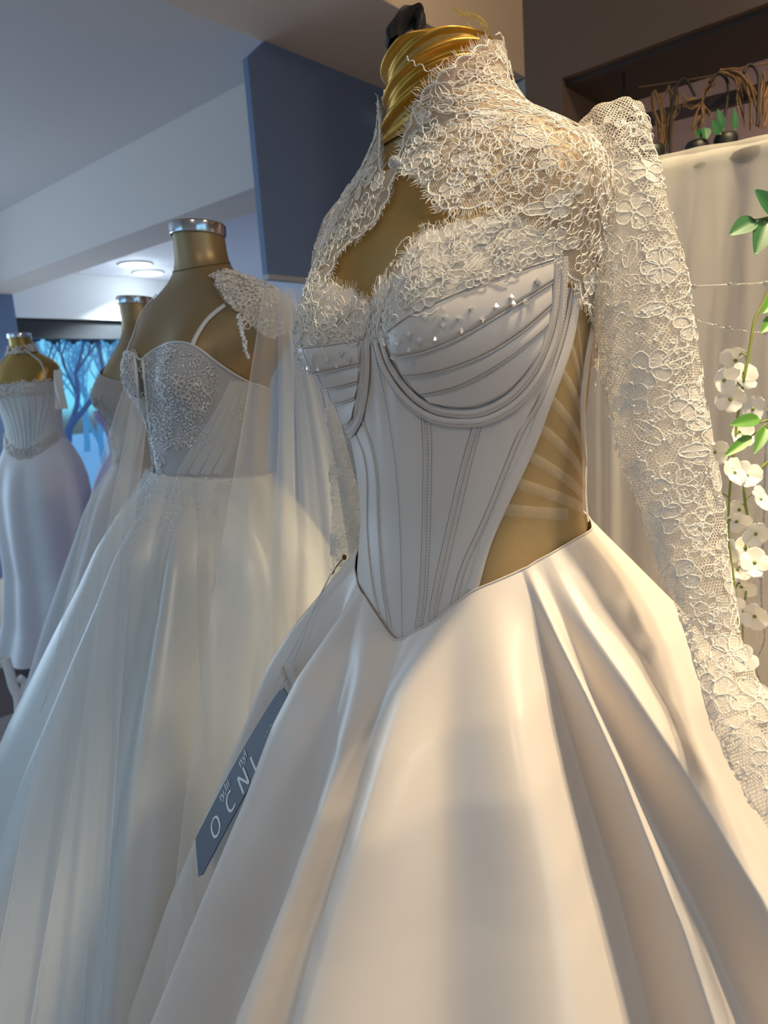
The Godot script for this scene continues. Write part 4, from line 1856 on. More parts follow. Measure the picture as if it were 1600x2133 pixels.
# ---------------------------------------------------------------- pin, string and hang tag on the near gown
func small_things() -> void:
	var s := near_skirt
	var t := thing("safety_pin", "small brass safety pin fastened at the left hip of the nearest gown", "safety pin", "", at(702, 1182, .72))
	var on := func(px: float, py: float, off: float) -> Vector3:
		var h := s.hit(eye, ray(px, py), .35, 1.1)
		return s.p(h.x, h.y) + s.nrm(h.x, h.y) * off
	var b := Mb.new()
	b.base = t.position
	b.tube(smooth3(PackedVector3Array([on.call(708, 1166, .004), on.call(703, 1174, .005), on.call(697, 1186, .005), on.call(694, 1197, .004), on.call(697, 1202, .005), on.call(703, 1200, .006), on.call(709, 1186, .006), on.call(711, 1170, .005)]), 40), 0.00055, 0.00055, 6)
	put(b.mesh(), "pin_wire", M.brass, t)
	b = Mb.new()
	b.base = t.position
	b.ball(on.call(710, 1165, .005), 0.0030, 12, 8, 1.15)
	put(b.mesh(), "pin_head", M.brass, t)
	# the tag: a stiff card with clipped corners, tucked in a fold
	var g := thing("price_tag", "dark grey-blue card hang tag with white lettering tucked into a skirt fold", "tag", "", at(480, 1640, .72))
	var a := at(574, 1424, .835)
	var c := at(416, 1731, .875)
	var far_b := a + at(421, 1790, .850) - c
	var down := (c - a).normalized()
	var side := (far_b - a)
	side = (side - down * side.dot(down)).normalized()
	var ln := (c - a).length()
	var wd := 0.05
	var face := down.cross(side).normalized()
	if face.dot(eye - a) < 0.0:
		face = -face
	b = Mb.new()
	b.base = g.position
	var loc := func(u: float, v: float) -> Vector3:    # v along the card, u across it; it bends a little towards its top
		return a + down * v + side * u - face * (0.010 * pow(1.0 - v / ln, 3.0))
	var nu := 7
	var nv := 24
	for sd in 2:
		var p := PackedVector3Array()
		for j in nv:
			var v := ln * j / (nv - 1.0) * 1.05
			var clip := maxf(0.0, 0.016 - v) * 0.7 + maxf(0.0, v - ln * 1.05 + 0.010) * 0.6
			for i in nu:
				var u := lerpf(0.0, wd - clip, i / (nu - 1.0)) + (maxf(0.0, 0.010 - v) * 0.5)
				p.append(loc.call(u, v + 0.016 * u / wd * smoothstep(0.8, 1.0, v / ln)) + face * (0.0011 if sd == 0 else 0.0))
		b.grid(p, nu, nv, PackedVector2Array(), false, sd == 1)
	put(b.mesh(), "card", M.card, g)
	b = Mb.new()
	b.base = g.position
	var rim := PackedVector3Array()
	for k in 24:
		rim.append(loc.call(0.0 + maxf(0.0, 0.010 - ln * 1.05 * k / 23.0) * 0.5, ln * 1.05 * k / 23.0) + face * 0.0005)
	for k in 8:
		rim.append(loc.call((wd - 0.006) * k / 7.0, ln * 1.05 + 0.016 * k / 7.0) + face * 0.0005)
	b.tube(rim, 0.0008, 0.0008, 6)
	put(b.mesh(), "card_edge", mat("d9d6cf", 0.7), g)
	# lettering runs up the card
	var tb := Basis(-down, side, face) if (-down).cross(side).dot(face) > 0.0 else Basis(-down, -side, face)
	var words := [["O", 0.034, 0.034, 0.013], ["C", 0.034, 0.072, 0.016], ["N", 0.034, 0.106, 0.018], ["L", 0.034, 0.134, 0.020], ["ıy,lıi", 0.015, 0.070, 0.002], ["nyl", 0.015, 0.118, 0.004], ["- - -", 0.014, 0.170, 0.018]]
	for w in words:
		var tm := TextMesh.new()
		var fnt := SystemFont.new()
		fnt.font_names = PackedStringArray(["Droid Sans"])
		tm.font = fnt
		tm.text = w[0]
		tm.font_size = 32
		tm.pixel_size = w[1] / 32.0
		tm.depth = 0.0004
		tm.curve_step = 2.0
		var o := put(tm, "lettering", M.print, g)
		var dir := tb.y.dot(side)
		var up_off: float = w[3] + w[1] * 0.5
		o.transform = Transform3D(tb, loc.call(up_off, ln - w[2]) + face * 0.0015 - g.position)
	# string from the pin to the tag
	b = Mb.new()
	b.base = g.position
	b.tube(smooth3(PackedVector3Array([on.call(695, 1201, .005), on.call(672, 1250, .006), on.call(640, 1315, .007), on.call(606, 1376, .008), a + (a - c).normalized() * 0.004, a + down * 0.008 + side * 0.007]), 40), 0.00055, 0.00055, 5)
	b.tube(smooth3(PackedVector3Array([on.call(695, 1201, .005), on.call(668, 1270, .010), on.call(645, 1330, .012), on.call(615, 1392, .010), a + down * 0.006 + side * 0.012]), 40), 0.0005, 0.0005, 5)
	put(b.mesh(), "string", M.string, g)
	b = Mb.new()
	b.base = g.position
	b.tube(PackedVector3Array([on.call(601, 1387, .011), on.call(603, 1395, .012), on.call(606, 1404, .012), on.call(609, 1413, .012)]), 0.0026, 0.0022, 10)
	put(b.mesh(), "string_seal", cloth("cfc7c0", 0.3, 0.3), g)

# ---------------------------------------------------------------- the gowns behind
func strand(b: Mb, p: PackedVector3Array, w0: float, w1: float, across: Vector3, waves: float, depth: float, nu := 25) -> void:   # a hanging strip of thin cloth with soft pleats
	var m := p.size()
	var g := PackedVector3Array()
	for j in m:
		var t := (p[mini(j + 1, m - 1)] - p[maxi(j - 1, 0)]).normalized()
		var s := (across - t * across.dot(t)).normalized()
		var n := s.cross(t)
		var v := float(j) / (m - 1)
		var w := lerpf(w0, w1, v)
		for i in nu:
			var u := float(i) / (nu - 1) - 0.5
			g.append(p[j] + s * (w * u) + n * (depth * (0.25 + v) * sin(u * waves * TAU + 2.0 * sin(3.0 * v + waves))))
	b.grid(g, nu, m)
	for e in [0, nu - 1]:
		var line := PackedVector3Array()
		for j in m:
			line.append(g[j * nu + e])
		b.tube(line, 0.0009, 0.0009, 5)

func sparkle(b: Mb, f: Surf, poly: PackedVector2Array, n: int, r0: float, r1: float, off: float, gap := 0.003) -> void:
	for q in scatter(f, poly, gap, n, n * 5):
		b.ball(f.q(q.x, q.y, off), rng.randf_range(r0, r1), 5, 3)

func px_poly(f: Form, pts: Array) -> PackedVector2Array:
	return trace(f, pts, pts.size() * 2)

func neck_cap(f: Form, t: Node3D, hi: float) -> void:
	var b := Mb.new()
	b.base = t.position
	var prof := [[.052, -.002], [.054, 0.0], [.054, .017], [.052, .020], [.0, .020]]
	var p := PackedVector3Array()
	for r in prof:
		for i in 49:
			var a := TAU * i / 48
			p.append(f.to_world * Vector3(sin(a) * r[0], hi + r[1], 0.011 + cos(a) * r[0]))
	b.grid(p, 49, prof.size(), PackedVector2Array(), true)
	put(b.mesh(), "neck_cap", M.chrome, t).set_meta("label", "polished chrome neck cap")

func pedestal(f: Form, t: Node3D) -> void:
	var b := Mb.new()
	b.base = t.position
	var o := f.to_world.origin
	b.tube(PackedVector3Array([Vector3(o.x, 0.02, o.z), Vector3(o.x, o.y - .30, o.z)]), 0.018, 0.018, 12)
	put(b.mesh(), "pole", M.chrome, t)
	b = Mb.new()
	b.base = t.position
	b.tube(PackedVector3Array([Vector3(o.x, 0.001, o.z), Vector3(o.x, 0.014, o.z), Vector3(o.x, 0.026, o.z)]), 0.15, 0.13, 32)
	put(b.mesh(), "base_plate", M.chrome, t)

func plain_skirt(f: Form, waist: Callable, off: float, spread: float, waves: int, amp: float, seed_: int, deepest: float) -> Skirt:
	var s := Skirt.new()
	s.f = f
	var w := PackedVector2Array()
	for i in 73:
		var u := TAU * i / 72.0 - PI
		w.append(Vector2(u, waist.call(u)))
	s.seat(w, off)
	s.spread = spread
	s.deepest = deepest
	var r := RandomNumberGenerator.new()
	r.seed = seed_
	for k in waves:
		var u := TAU * (k + 0.5 + r.randf_range(-0.28, 0.28)) / waves - PI
		s.line(PackedVector2Array([Vector2(u, 0), Vector2(u + r.randf_range(-.04, .04), -0.5), Vector2(u + r.randf_range(-.04, .04), -1.0)]), amp * r.randf_range(0.5, 1.2) * (1.0 if k & 1 else -1.0))
	s.settle()
	return s

func even(n: int, lo: float, hi: float) -> PackedFloat32Array:
	var o := PackedFloat32Array()
	for i in n:
		o.append(lerpf(lo, hi, float(i) / (n - 1)))
	return o

func back_gowns() -> void:
	M.silver_satin = mat("d3d6d6", 0.33, 0.0, 0.6)
	M.tulle = sheer("eef1f3", 0.30)
	M.tulle_soft = sheer("eef0f1", 0.55)
	M.chiffon = cloth("e3e3e0", 0.75, 0.45)
	M.bodice_net = cloth("b2b2b6", 0.6, 0.1)
	M.glint = mat("f2f3f6", 0.14, 0.35, 0.9)
	second_gown()
	third_gown()
	fourth_gown()

func second_gown() -> void:
	var f := Form.new()
	f.bz = 0.044
	var stood := stand(at(440, 985, 1.48), deg_to_rad(42), 1.0)
	stood.basis = Basis(look_f, deg_to_rad(4.2)) * stood.basis
	f.setup(form_rows(1.02, 1.38), stood)
	var o := f.to_world.origin
	var t := thing("mannequin", "bronze gold dress form with chrome neck cap wearing the beaded tulle gown", "mannequin", "", Vector3(o.x, 0, o.z))
	put(body_mesh(f, -.33, .465), "torso", M.bronze, t)
	neck_cap(f, t, .463)
	pedestal(f, t)
	var b := Mb.new()
	b.base = t.position
	var ring := PackedVector3Array()
	for i in 60:
		var u := TAU * i / 60.0
		ring.append(f.q(u, .405 - 0.012 * cos(u), 0.0006))
	b.tube(ring, 0.0011, 0.0011, 5, true)
	put(b.mesh(), "neck_seam", mat("6d542c", 0.6), t)

	var g := thing("beaded_gown", "white A-line gown with silver beaded bodice and tulle cape strips, behind the nearest gown", "wedding dress", "", t.position)
	# bodice: grey net under beads, sweetheart top, dark zip line down the front
	var top := trace(f, [236, 778, 246, 752, 262, 735, 281, 738, 296, 752, 308, 742, 330, 728, 360, 716, 392, 717, 420, 730, 450, 752, 486, 776, 520, 796], 40)
	var dn := trace(f, [262, 975, 290, 980, 330, 986, 380, 990, 430, 990, 480, 985, 525, 978], 40)
	for i in dn.size():
		dn[i].y = -0.006
	for i in 10:
		top.insert(0, top[0] + Vector2(-0.14, -0.004))
		dn.insert(0, dn[0] + Vector2(-0.14, 0.001))
		top.append(top[-1] + Vector2(0.12, -0.003))
		dn.append(dn[-1] + Vector2(0.12, 0.001))
	b = Mb.new()
	b.base = g.position
	patch(b, f, dn, top, 26, 0.004)
	put(b.mesh(), "bodice", M.bodice_net, g)
	b = Mb.new()
	b.base = g.position
	b.tube(lay(f, top, 0.0045), 0.0022, 0.0022, 6)
	put(b.mesh(), "bodice_edge", M.silver_satin, g)
	b = Mb.new()
	b.base = g.position
	band_on(b, f, trace(f, [292, 745, 297, 790, 304, 850, 314, 915, 328, 982], 24), 0.011, 0.001, 0.0048)
	put(b.mesh(), "centre_placket", mat("6a6259", 0.8), g).set_meta("label", "dark line down the centre front")
	for e in [[284, 744, 289, 790, 296, 850, 307, 915, 322, 980], [301, 752, 306, 792, 313, 850, 323, 915, 336, 978]]:
		b = Mb.new()
		b.base = g.position
		b.tube(lay(f, trace(f, e, 24), 0.0056), 0.0026, 0.0026, 6)
		put(b.mesh(), "placket_edge", M.silver_satin, g)
	# crossed pleats of tulle on the side of the bodice
	for k in 4:
		b = Mb.new()
		b.base = g.position
		var x := 500.0 - 14.0 * k
		var a0 := trace(f, [372 + 24 * k, 985, 405 + 22 * k, 925, 450 + 14 * k, 850, 478 + 10 * k, 790], 18)
		var a1 := trace(f, [390 + 24 * k, 988, 424 + 22 * k, 930, 468 + 14 * k, 858, 494 + 10 * k, 795], 18)
		patch(b, f, a0, a1, 5, 0.0055, 0.003)
		put(b.mesh(), "bodice_pleat", M.tulle_soft, g)
	b = Mb.new()
	b.base = g.position
	var dense := [px_poly(f, [236, 780, 262, 738, 283, 742, 290, 800, 298, 870, 315, 975, 296, 978, 286, 930, 262, 870, 240, 830]),
		px_poly(f, [302, 756, 330, 732, 360, 720, 395, 722, 440, 760, 455, 800, 430, 850, 400, 860, 420, 900, 400, 930, 360, 930, 340, 978, 330, 978, 318, 900, 308, 820])]
	for d in dense:
		sparkle(b, f, d, 1100, 0.0009, 0.0021, 0.006, 0.0030)
	sparkle(b, f, px_poly(f, [380, 840, 425, 870, 440, 915, 400, 935, 390, 900]), 80, 0.001, 0.002, 0.008)
	sparkle(b, f, px_poly(f, [470, 840, 515, 830, 525, 900, 520, 975, 495, 980, 500, 900]), 120, 0.001, 0.0022, 0.008)
	var beadwork := put(b.mesh(), "beadwork", M.glint, g, "stuff")
	var bc := Mb.new()
	bc.base = g.position
	for q in scatter(f, dense[1], 0.016, 40):
		motif(bc, null, f, q, [0, 1, 2][rng.randi() % 3], 0.022, rng.randf() * TAU, 0.006, 0.0008)
	for q in scatter(f, dense[0], 0.016, 20):
		motif(bc, null, f, q, [0, 1, 2][rng.randi() % 3], 0.02, rng.randf() * TAU, 0.006, 0.0008)
	put(bc.mesh(), "corded_outlines", M.chiffon, g, "stuff")
	# skirts: a wide satin train underneath, a tulle overskirt on top
	var under := plain_skirt(f, func(_u: float) -> float: return 0.0, 0.005, 1.02, 22, 0.030, 41, 1.05)
	put(skirt_mesh(under, even(300, -PI, PI), even(80, 0.0, -1.04), g.position), "skirt_train", M.silver_satin, g)
	var over := plain_skirt(f, func(_u: float) -> float: return 0.002, 0.008, 0.66, 30, 0.055, 77, 1.05)
	put(skirt_mesh(over, even(340, -PI, PI), even(80, 0.0, -1.03), g.position), "overskirt", M.chiffon, g)
	var us := PackedFloat32Array()
	for i in 200:
		us.append(lerpf(-1.3, 1.9, i / 199.0))
	over.spread = 0.70
	over.ready_t = -1.0
	b = Mb.new()
	# beads trailing from the waist down the skirt
	b.base = g.position
	for d in [[-0.95, 0.10, 0.20], [-0.2, 0.10, 0.15], [0.12, 0.17, 0.22], [0.55, 0.11, 0.12], [0.95, 0.19, 0.24], [1.35, 0.12, 0.2], [-1.3, .1, .12]]:
		var poly := PackedVector2Array([Vector2(d[0] - d[1], -0.002), Vector2(d[0] + d[1], -0.002), Vector2(d[0] + d[1] * .6, -d[2] * .55), Vector2(d[0] + .03, -d[2]), Vector2(d[0] - d[1] * .5, -d[2] * .6)])
		for q in scatter(over, poly, 0.0045, 110, 900):
			var c := over.p(q.x, q.y) + over.nrm(q.x, q.y) * 0.013
			b.ball(c, rng.randf_range(0.001, 0.0024), 5, 3)
	put(b.mesh(), "waist_beadwork", M.glint, g, "stuff")
	for w in [[-1.9, -.32], [-.45, .72], [.6, 2.2]]:     # open panels of tulle over the skirt
		b = Mb.new()
		b.base = g.position
		var p := PackedVector3Array()
		for j in 50:
			var v := -1.02 * j / 49.0
			for i in 22:
				var u := lerpf(w[0], w[1], i / 21.0)
				p.append(over.q(u, v, 0.010 + 0.008 * sin(9.0 * u + 3.0 * v) * -v * 2.0 - 0.03 * v))
		b.grid(p, 22, 50, PackedVector2Array(), false, true)
		put(b.mesh(), "tulle_panel", M.tulle, g)
	# straps
	for e in [[402, 718, 410, 700, 428, 672, 448, 652, 470, 636], [262, 737, 270, 710, 280, 680, 296, 645, 318, 615]]:
		b = Mb.new()
		b.base = g.position
		band_on(b, f, trace(f, e, 22), 0.009, 0.0022, 0.002)
		put(b.mesh(), "shoulder_strap", M.silver_satin, g)
	# beaded lace cap on the shoulder, with a beaded drop
	b = Mb.new()
	b.base = g.position
	var cap_poly := PackedVector2Array([Vector2(.72, .352), Vector2(.80, .318), Vector2(.98, .300), Vector2(1.2, .272), Vector2(1.45, .262), Vector2(1.75, .276), Vector2(2.0, .30), Vector2(1.9, .352), Vector2(1.5, .375), Vector2(1.0, .378)])
	var arc := func(q: Vector2) -> Vector2: return Vector2(q.x * .12, q.y)
	region(b, f, cap_poly, 0.06, 0.006, 0.009, arc, 0.002)
	var capm := put(b.mesh(), "shoulder_lace", M.net_dense, g)
	bc = Mb.new()
	bc.base = g.position
	for q in scatter(f, cap_poly, 0.013, 40):
		motif(bc, null, f, q, [0, 1, 3][rng.randi() % 3], 0.022, rng.randf() * TAU, 0.012, 0.0009)
	put(bc.mesh(), "corded_outlines", M.cord, capm, "stuff")
	b = Mb.new()
	b.base = g.position
	sparkle(b, f, cap_poly, 220, 0.0012, 0.0026, 0.013, 0.0045)
	put(b.mesh(), "shoulder_beads", M.glint, capm, "stuff")
	bc = Mb.new()
	bc.base = g.position
	fringe(bc, f, cap_poly, -1.0, 0.010, 0.011, 0.003)
	put(bc.mesh(), "lace_fringe", M.cord, capm, "stuff")
	b = Mb.new()
	b.base = g.position
	for k in 60:
		var w := k / 59.0
		var c := at(lerpf(499, 514, w) + rng.randf_range(-5, 5), lerpf(655, 745, w), 1.23)
		b.ball(c, rng.randf_range(0.0015, 0.003), 5, 4)
	put(b.mesh(), "beaded_drop", M.glint, g, "stuff")
	# the cape: sheer strips hanging from both shoulders
	var strips := [
		[[[578, 600, 1.235], [572, 700, 1.21], [560, 850, 1.17], [545, 1050, 1.10], [530, 1300, 1.03], [515, 1600, .98], [500, 2000, .93], [495, 2300, .90]], .05, .20, 2.0],
		[[[598, 605, 1.25], [612, 720, 1.24], [628, 860, 1.22], [640, 1050, 1.16], [640, 1300, 1.08], [630, 1700, 1.02], [620, 2300, .95]], .035, .26, 3.0],
		[[[618, 620, 1.28], [645, 780, 1.27], [680, 1000, 1.24], [720, 1300, 1.2], [750, 1800, 1.15]], .03, .22, 2.0],
		[[[286, 800, 1.40], [258, 900, 1.37], [232, 1000, 1.33], [205, 1150, 1.28], [178, 1350, 1.22], [150, 1600, 1.15], [110, 1900, 1.08], [70, 2250, 1.0]], .05, .14, 2.0],
		[[[292, 830, 1.38], [275, 950, 1.34], [250, 1100, 1.27], [225, 1350, 1.2], [200, 1600, 1.13], [160, 1950, 1.05], [120, 2300, 1.0]], .03, .10, 1.6],
	]
	for q in strips:
		var line := PackedVector3Array()
		for e in q[0]:
			line.append(at(e[0], e[1], e[2]))
		b = Mb.new()
		b.base = g.position
		strand(b, smooth3(line, 60), q[1], q[2], look_r, q[3], 0.016)
		put(b.mesh(), "cape_strip", M.tulle, g)

func third_gown() -> void:
	var f := Form.new()
	f.setup(form_rows(1.06), stand(at(73, 900, 3.55), deg_to_rad(12), 1.0))
	f.bz = 0.02
	var o := f.to_world.origin
	var t := thing("mannequin", "gold dress form with chrome neck cap at the far left by the window", "mannequin", "", Vector3(o.x, 0, o.z))
	put(body_mesh(f, -.33, .455, 73, 80), "torso", M.gold_matte, t)
	neck_cap(f, t, .453)
	pedestal(f, t)
	var g := thing("halter_gown", "white fitted gown with pleated corset bodice and halter neck, at the far left", "wedding dress", "", t.position)
	var b := Mb.new()
	b.base = g.position
	var lo := PackedVector2Array()
	var hi := PackedVector2Array()
	for i in 97:
		var u := TAU * i / 96.0 - PI
		lo.append(Vector2(u, -0.05 - 0.085 * pow(maxf(0.0, cos(u)), 2.0)))
		hi.append(Vector2(u, .235 if absf(u) < 1.6 else .235 - .02 * (absf(u) - 1.6)))
	patch(b, f, lo, hi, 30, 0.006)
	put(b.mesh(), "corset", M.chiffon, g)
	for k in 11:
		b = Mb.new()
		b.base = g.position
		var u0 := -1.25 + 0.25 * k
		var c := PackedVector2Array()
		for i in 12:
			var w := i / 11.0
			c.append(Vector2(lerpf(u0 * 0.55, u0, w), lerpf(-.07 + 0.05 * absf(u0), .20, w)))
		band_on(b, f, c, 0.011, 0.003, 0.006)
		put(b.mesh(), "corset_pleat", M.silver_satin, g)
	b = Mb.new()
	b.base = g.position
	for k in 420:
		var u := rng.randf_range(-1.6, 1.6)
		b.ball(f.q(u, rng.randf_range(.175, .245), 0.009), rng.randf_range(.002, .006), 5, 4)
	for k in 330:
		var u := rng.randf_range(-1.3, 1.3)
		b.ball(f.q(u, -0.02 - 0.085 * pow(maxf(0.0, cos(u)), 2.0) + rng.randf_range(-.02, .035), 0.010), rng.randf_range(.002, .006), 5, 4)
	put(b.mesh(), "beadwork", M.bead_cream, g, "stuff")
	b = Mb.new()
	b.base = g.position
	for k in 260:
		var u := rng.randf_range(-PI, PI)
		b.ball(f.q(u, .405 + rng.randf_range(-.022, .014) - .012 * cos(u), 0.006), rng.randf_range(.003, .007), 5, 4)
	put(b.mesh(), "halter_collar", M.bead_cream, g, "stuff")
	for sd in [-1.0, 1.0]:
		b = Mb.new()
		b.base = g.position
		var c := PackedVector2Array()
		for i in 14:
			var w := i / 13.0
			c.append(Vector2(sd * lerpf(0.75, 1.05, w), lerpf(.395, .235, w)))
		band_on(b, f, c, 0.008, 0.003, 0.003)
		put(b.mesh(), "halter_strap", M.chiffon, g)
	var s := plain_skirt(f, func(u: float) -> float: return -0.03 - 0.085 * pow(maxf(0.0, cos(u)), 2.0), 0.004, 1.0, 16, 0.014, 5, 1.05)
	s.gt = [[0.0, 0.0], [.05, .032], [.12, .060], [.20, .078], [.35, .086], [.6, .085], [.85, .12], [1.1, .20]]
	put(skirt_mesh(s, even(200, -PI, PI), even(70, 0.0, -1.0), g.position), "skirt", M.white_crepe, g)
	# a small lace sleeve cap hanging at the side
	b = Mb.new()
	b.base = g.position
	strand(b, smooth3(PackedVector3Array([at(120, 770, 3.05), at(122, 800, 3.02), at(126, 830, 3.0), at(128, 852, 3.0)]), 12), 0.03, 0.05, look_r, 1.5, 0.01, 9)
	put(b.mesh(), "lace_drop", M.chiffon, g)
	# white curled chair back low at the left
	var ch := thing("chair", "white chair with a curved back rail beside the far left gown", "chair", "", Vector3(at(34, 1420, 2.6).x, 0, at(34, 1420, 2.6).z))
	b = Mb.new()
	b.base = ch.position
	b.tube(smooth3(PackedVector3Array([at(12, 1372, 2.6), at(20, 1400, 2.6), at(28, 1430, 2.6), at(40, 1462, 2.6), at(42, 1560, 2.6)]), 24), 0.016, 0.020, 10)
	b.tube(smooth3(PackedVector3Array([at(40, 1412, 2.6), at(52, 1425, 2.62), at(44, 1450, 2.6)]), 12), 0.014, 0.014, 10)
	put(b.mesh(), "back_rail", mat("e8e6e4", 0.4), ch)
	var fl := at(42, 1560, 2.6)
	b = Mb.new()
	b.base = ch.position
	b.tube(PackedVector3Array([fl, Vector3(fl.x, 0, fl.z)]), 0.018, 0.014, 10)
	put(b.mesh(), "leg", mat("e8e6e4", 0.4), ch)
	var pl := at(6, 1500, 3.3)
	block("trim_13", pl.dot(E1) - 0.4, pl.dot(E1) + 0.25, pl.dot(E2) - .6, pl.dot(E2) + .5, 0.0, pl.y, mat("4a3024", 0.5))

func fourth_gown() -> void:
	var f := Form.new()
	var stood := stand(at(306, 953, 2.25), deg_to_rad(74), 1.0)
	stood.basis = Basis(look_f, deg_to_rad(4.2)) * stood.basis
	f.setup(form_rows(1.0), stood)
	var o := f.to_world.origin
	var t := thing("mannequin", "dress form with dark neck cap mostly hidden behind the beaded gown", "mannequin", "", Vector3(o.x, 0, o.z))
	put(body_mesh(f, -.33, .465, 73, 80), "torso", M.bronze, t)
	neck_cap(f, t, .463)
	pedestal(f, t)
	var g := thing("grey_gown", "grey lace gown seen from its side behind the beaded gown", "dress", "", t.position)
	var b := Mb.new()
	b.base = g.position
	var lo := PackedVector2Array()
	var hi := PackedVector2Array()
	for i in 97:
		var u := TAU * i / 96.0 - PI
		lo.append(Vector2(u, -0.03))
		hi.append(Vector2(u, .28 - .05 * absf(sin(u))))
	patch(b, f, lo, hi, 30, 0.006)
	put(b.mesh(), "bodice", cloth("a8a4a2", 0.7, 0.1), g)
	var bc := Mb.new()
	bc.base = g.position
	var poly := PackedVector2Array([Vector2(-1.6, 0), Vector2(1.0, 0), Vector2(1.0, .24), Vector2(-1.6, .24)])
	for q in scatter(f, poly, 0.022, 60):
		motif(bc, null, f, q, 4, 0.03, rng.randf() * TAU, 0.008, 0.0012)
	put(bc.mesh(), "corded_outlines", cloth("bdb9b6", 0.7, 0.1), g, "stuff")
	var s := plain_skirt(f, func(_u: float) -> float: return -0.02, 0.006, 0.75, 18, 0.02, 15, 1.05)
	put(skirt_mesh(s, even(160, -PI, PI), even(50, 0.0, -1.0), g.position), "skirt", cloth("b9b6b8", 0.6, 0.1), g)
	# a lavender gown farther back
	var f2 := Form.new()
	f2.setup(form_rows(1.0), stand(at(284, 940, 3.4), deg_to_rad(30), 1.0))
	var o2 := f2.to_world.origin
	var g2 := thing("lavender_gown", "lavender tulle gown glimpsed against the window behind the beaded gown", "dress", "", Vector3(o2.x, 0, o2.z))
	var s2 := plain_skirt(f2, func(_u: float) -> float: return 0.0, 0.006, 0.72, 16, 0.02, 25, 1.05)
	put(skirt_mesh(s2, even(140, -PI, PI), even(40, 0.0, -1.0), g2.position), "skirt", cloth("a398cf", 0.7, 0.5), g2)
	b = Mb.new()
	b.base = g2.position
	lo.clear()
	hi.clear()
	for i in 97:
		var u := TAU * i / 96.0 - PI
		lo.append(Vector2(u, -0.01))
		hi.append(Vector2(u, .2))
	patch(b, f2, lo, hi, 20, 0.006)
	put(b.mesh(), "bodice", cloth("a99fd6", 0.7, 0.3), g2)

# ---------------------------------------------------------------- curtain, garlands, lights and hanging plants on the right
func poly3(pts: Array, d: Array, n: int) -> PackedVector3Array:      # a soft line through pixels at given distances (one for all, or one each)
	var c := PackedVector3Array()
	for i in pts.size() / 2:
		c.append(at(pts[2 * i], pts[2 * i + 1], d[mini(i, d.size() - 1)]))
	return smooth3(c, n)

func leaf(b: Mb, root: Vector3, tip: Vector3, w: float, face: Vector3, sag := 0.1) -> void:
	var axis := tip - root
	var s := axis.cross(face).normalized()
	var n := s.cross(axis).normalized()
	var g := PackedVector3Array()
	var ln := axis.length()
	for j in 13:
		var t := j / 12.0
		var wd := w * pow(sin(PI * pow(t, 0.75)), 0.85) if t < 1.0 else 0.0
		for i in 7:
			var u := i / 3.0 - 1.0
			g.append(root + axis * t + s * (wd * 0.5 * u) + n * (absf(u) * wd * 0.16 - sag * ln * t * t))
	b.grid(g, 7, 13)

func petal(root: Vector3, dir: Vector3, nrm: Vector3, ln: float, w: float, cup: float) -> ArrayMesh:
	var b := Mb.new()
	b.base = root
	var s := nrm.cross(dir).normalized()
	var g := PackedVector3Array()
	for j in 9:
		var t := j / 8.0
		var wd := w * (0.12 + 0.88 * pow(sin(PI * minf(t * 0.82 + 0.05, 1.0)), 0.7)) * (1.0 if t < 0.8 else sqrt(maxf(0.0, 1.0 - pow((t - 0.8) / 0.2, 2.0)) * 0.94 + 0.06))
		for i in 7:
			var u := i / 3.0 - 1.0
			g.append(root + dir * (ln * t) + s * (wd * 0.5 * u) + nrm * (cup * ln * (t * t * 0.5 - 0.25 * u * u * t + 0.04 * sin(5.0 * u + 4.0 * t))))
	b.grid(g, 7, 9)
	return b.mesh()

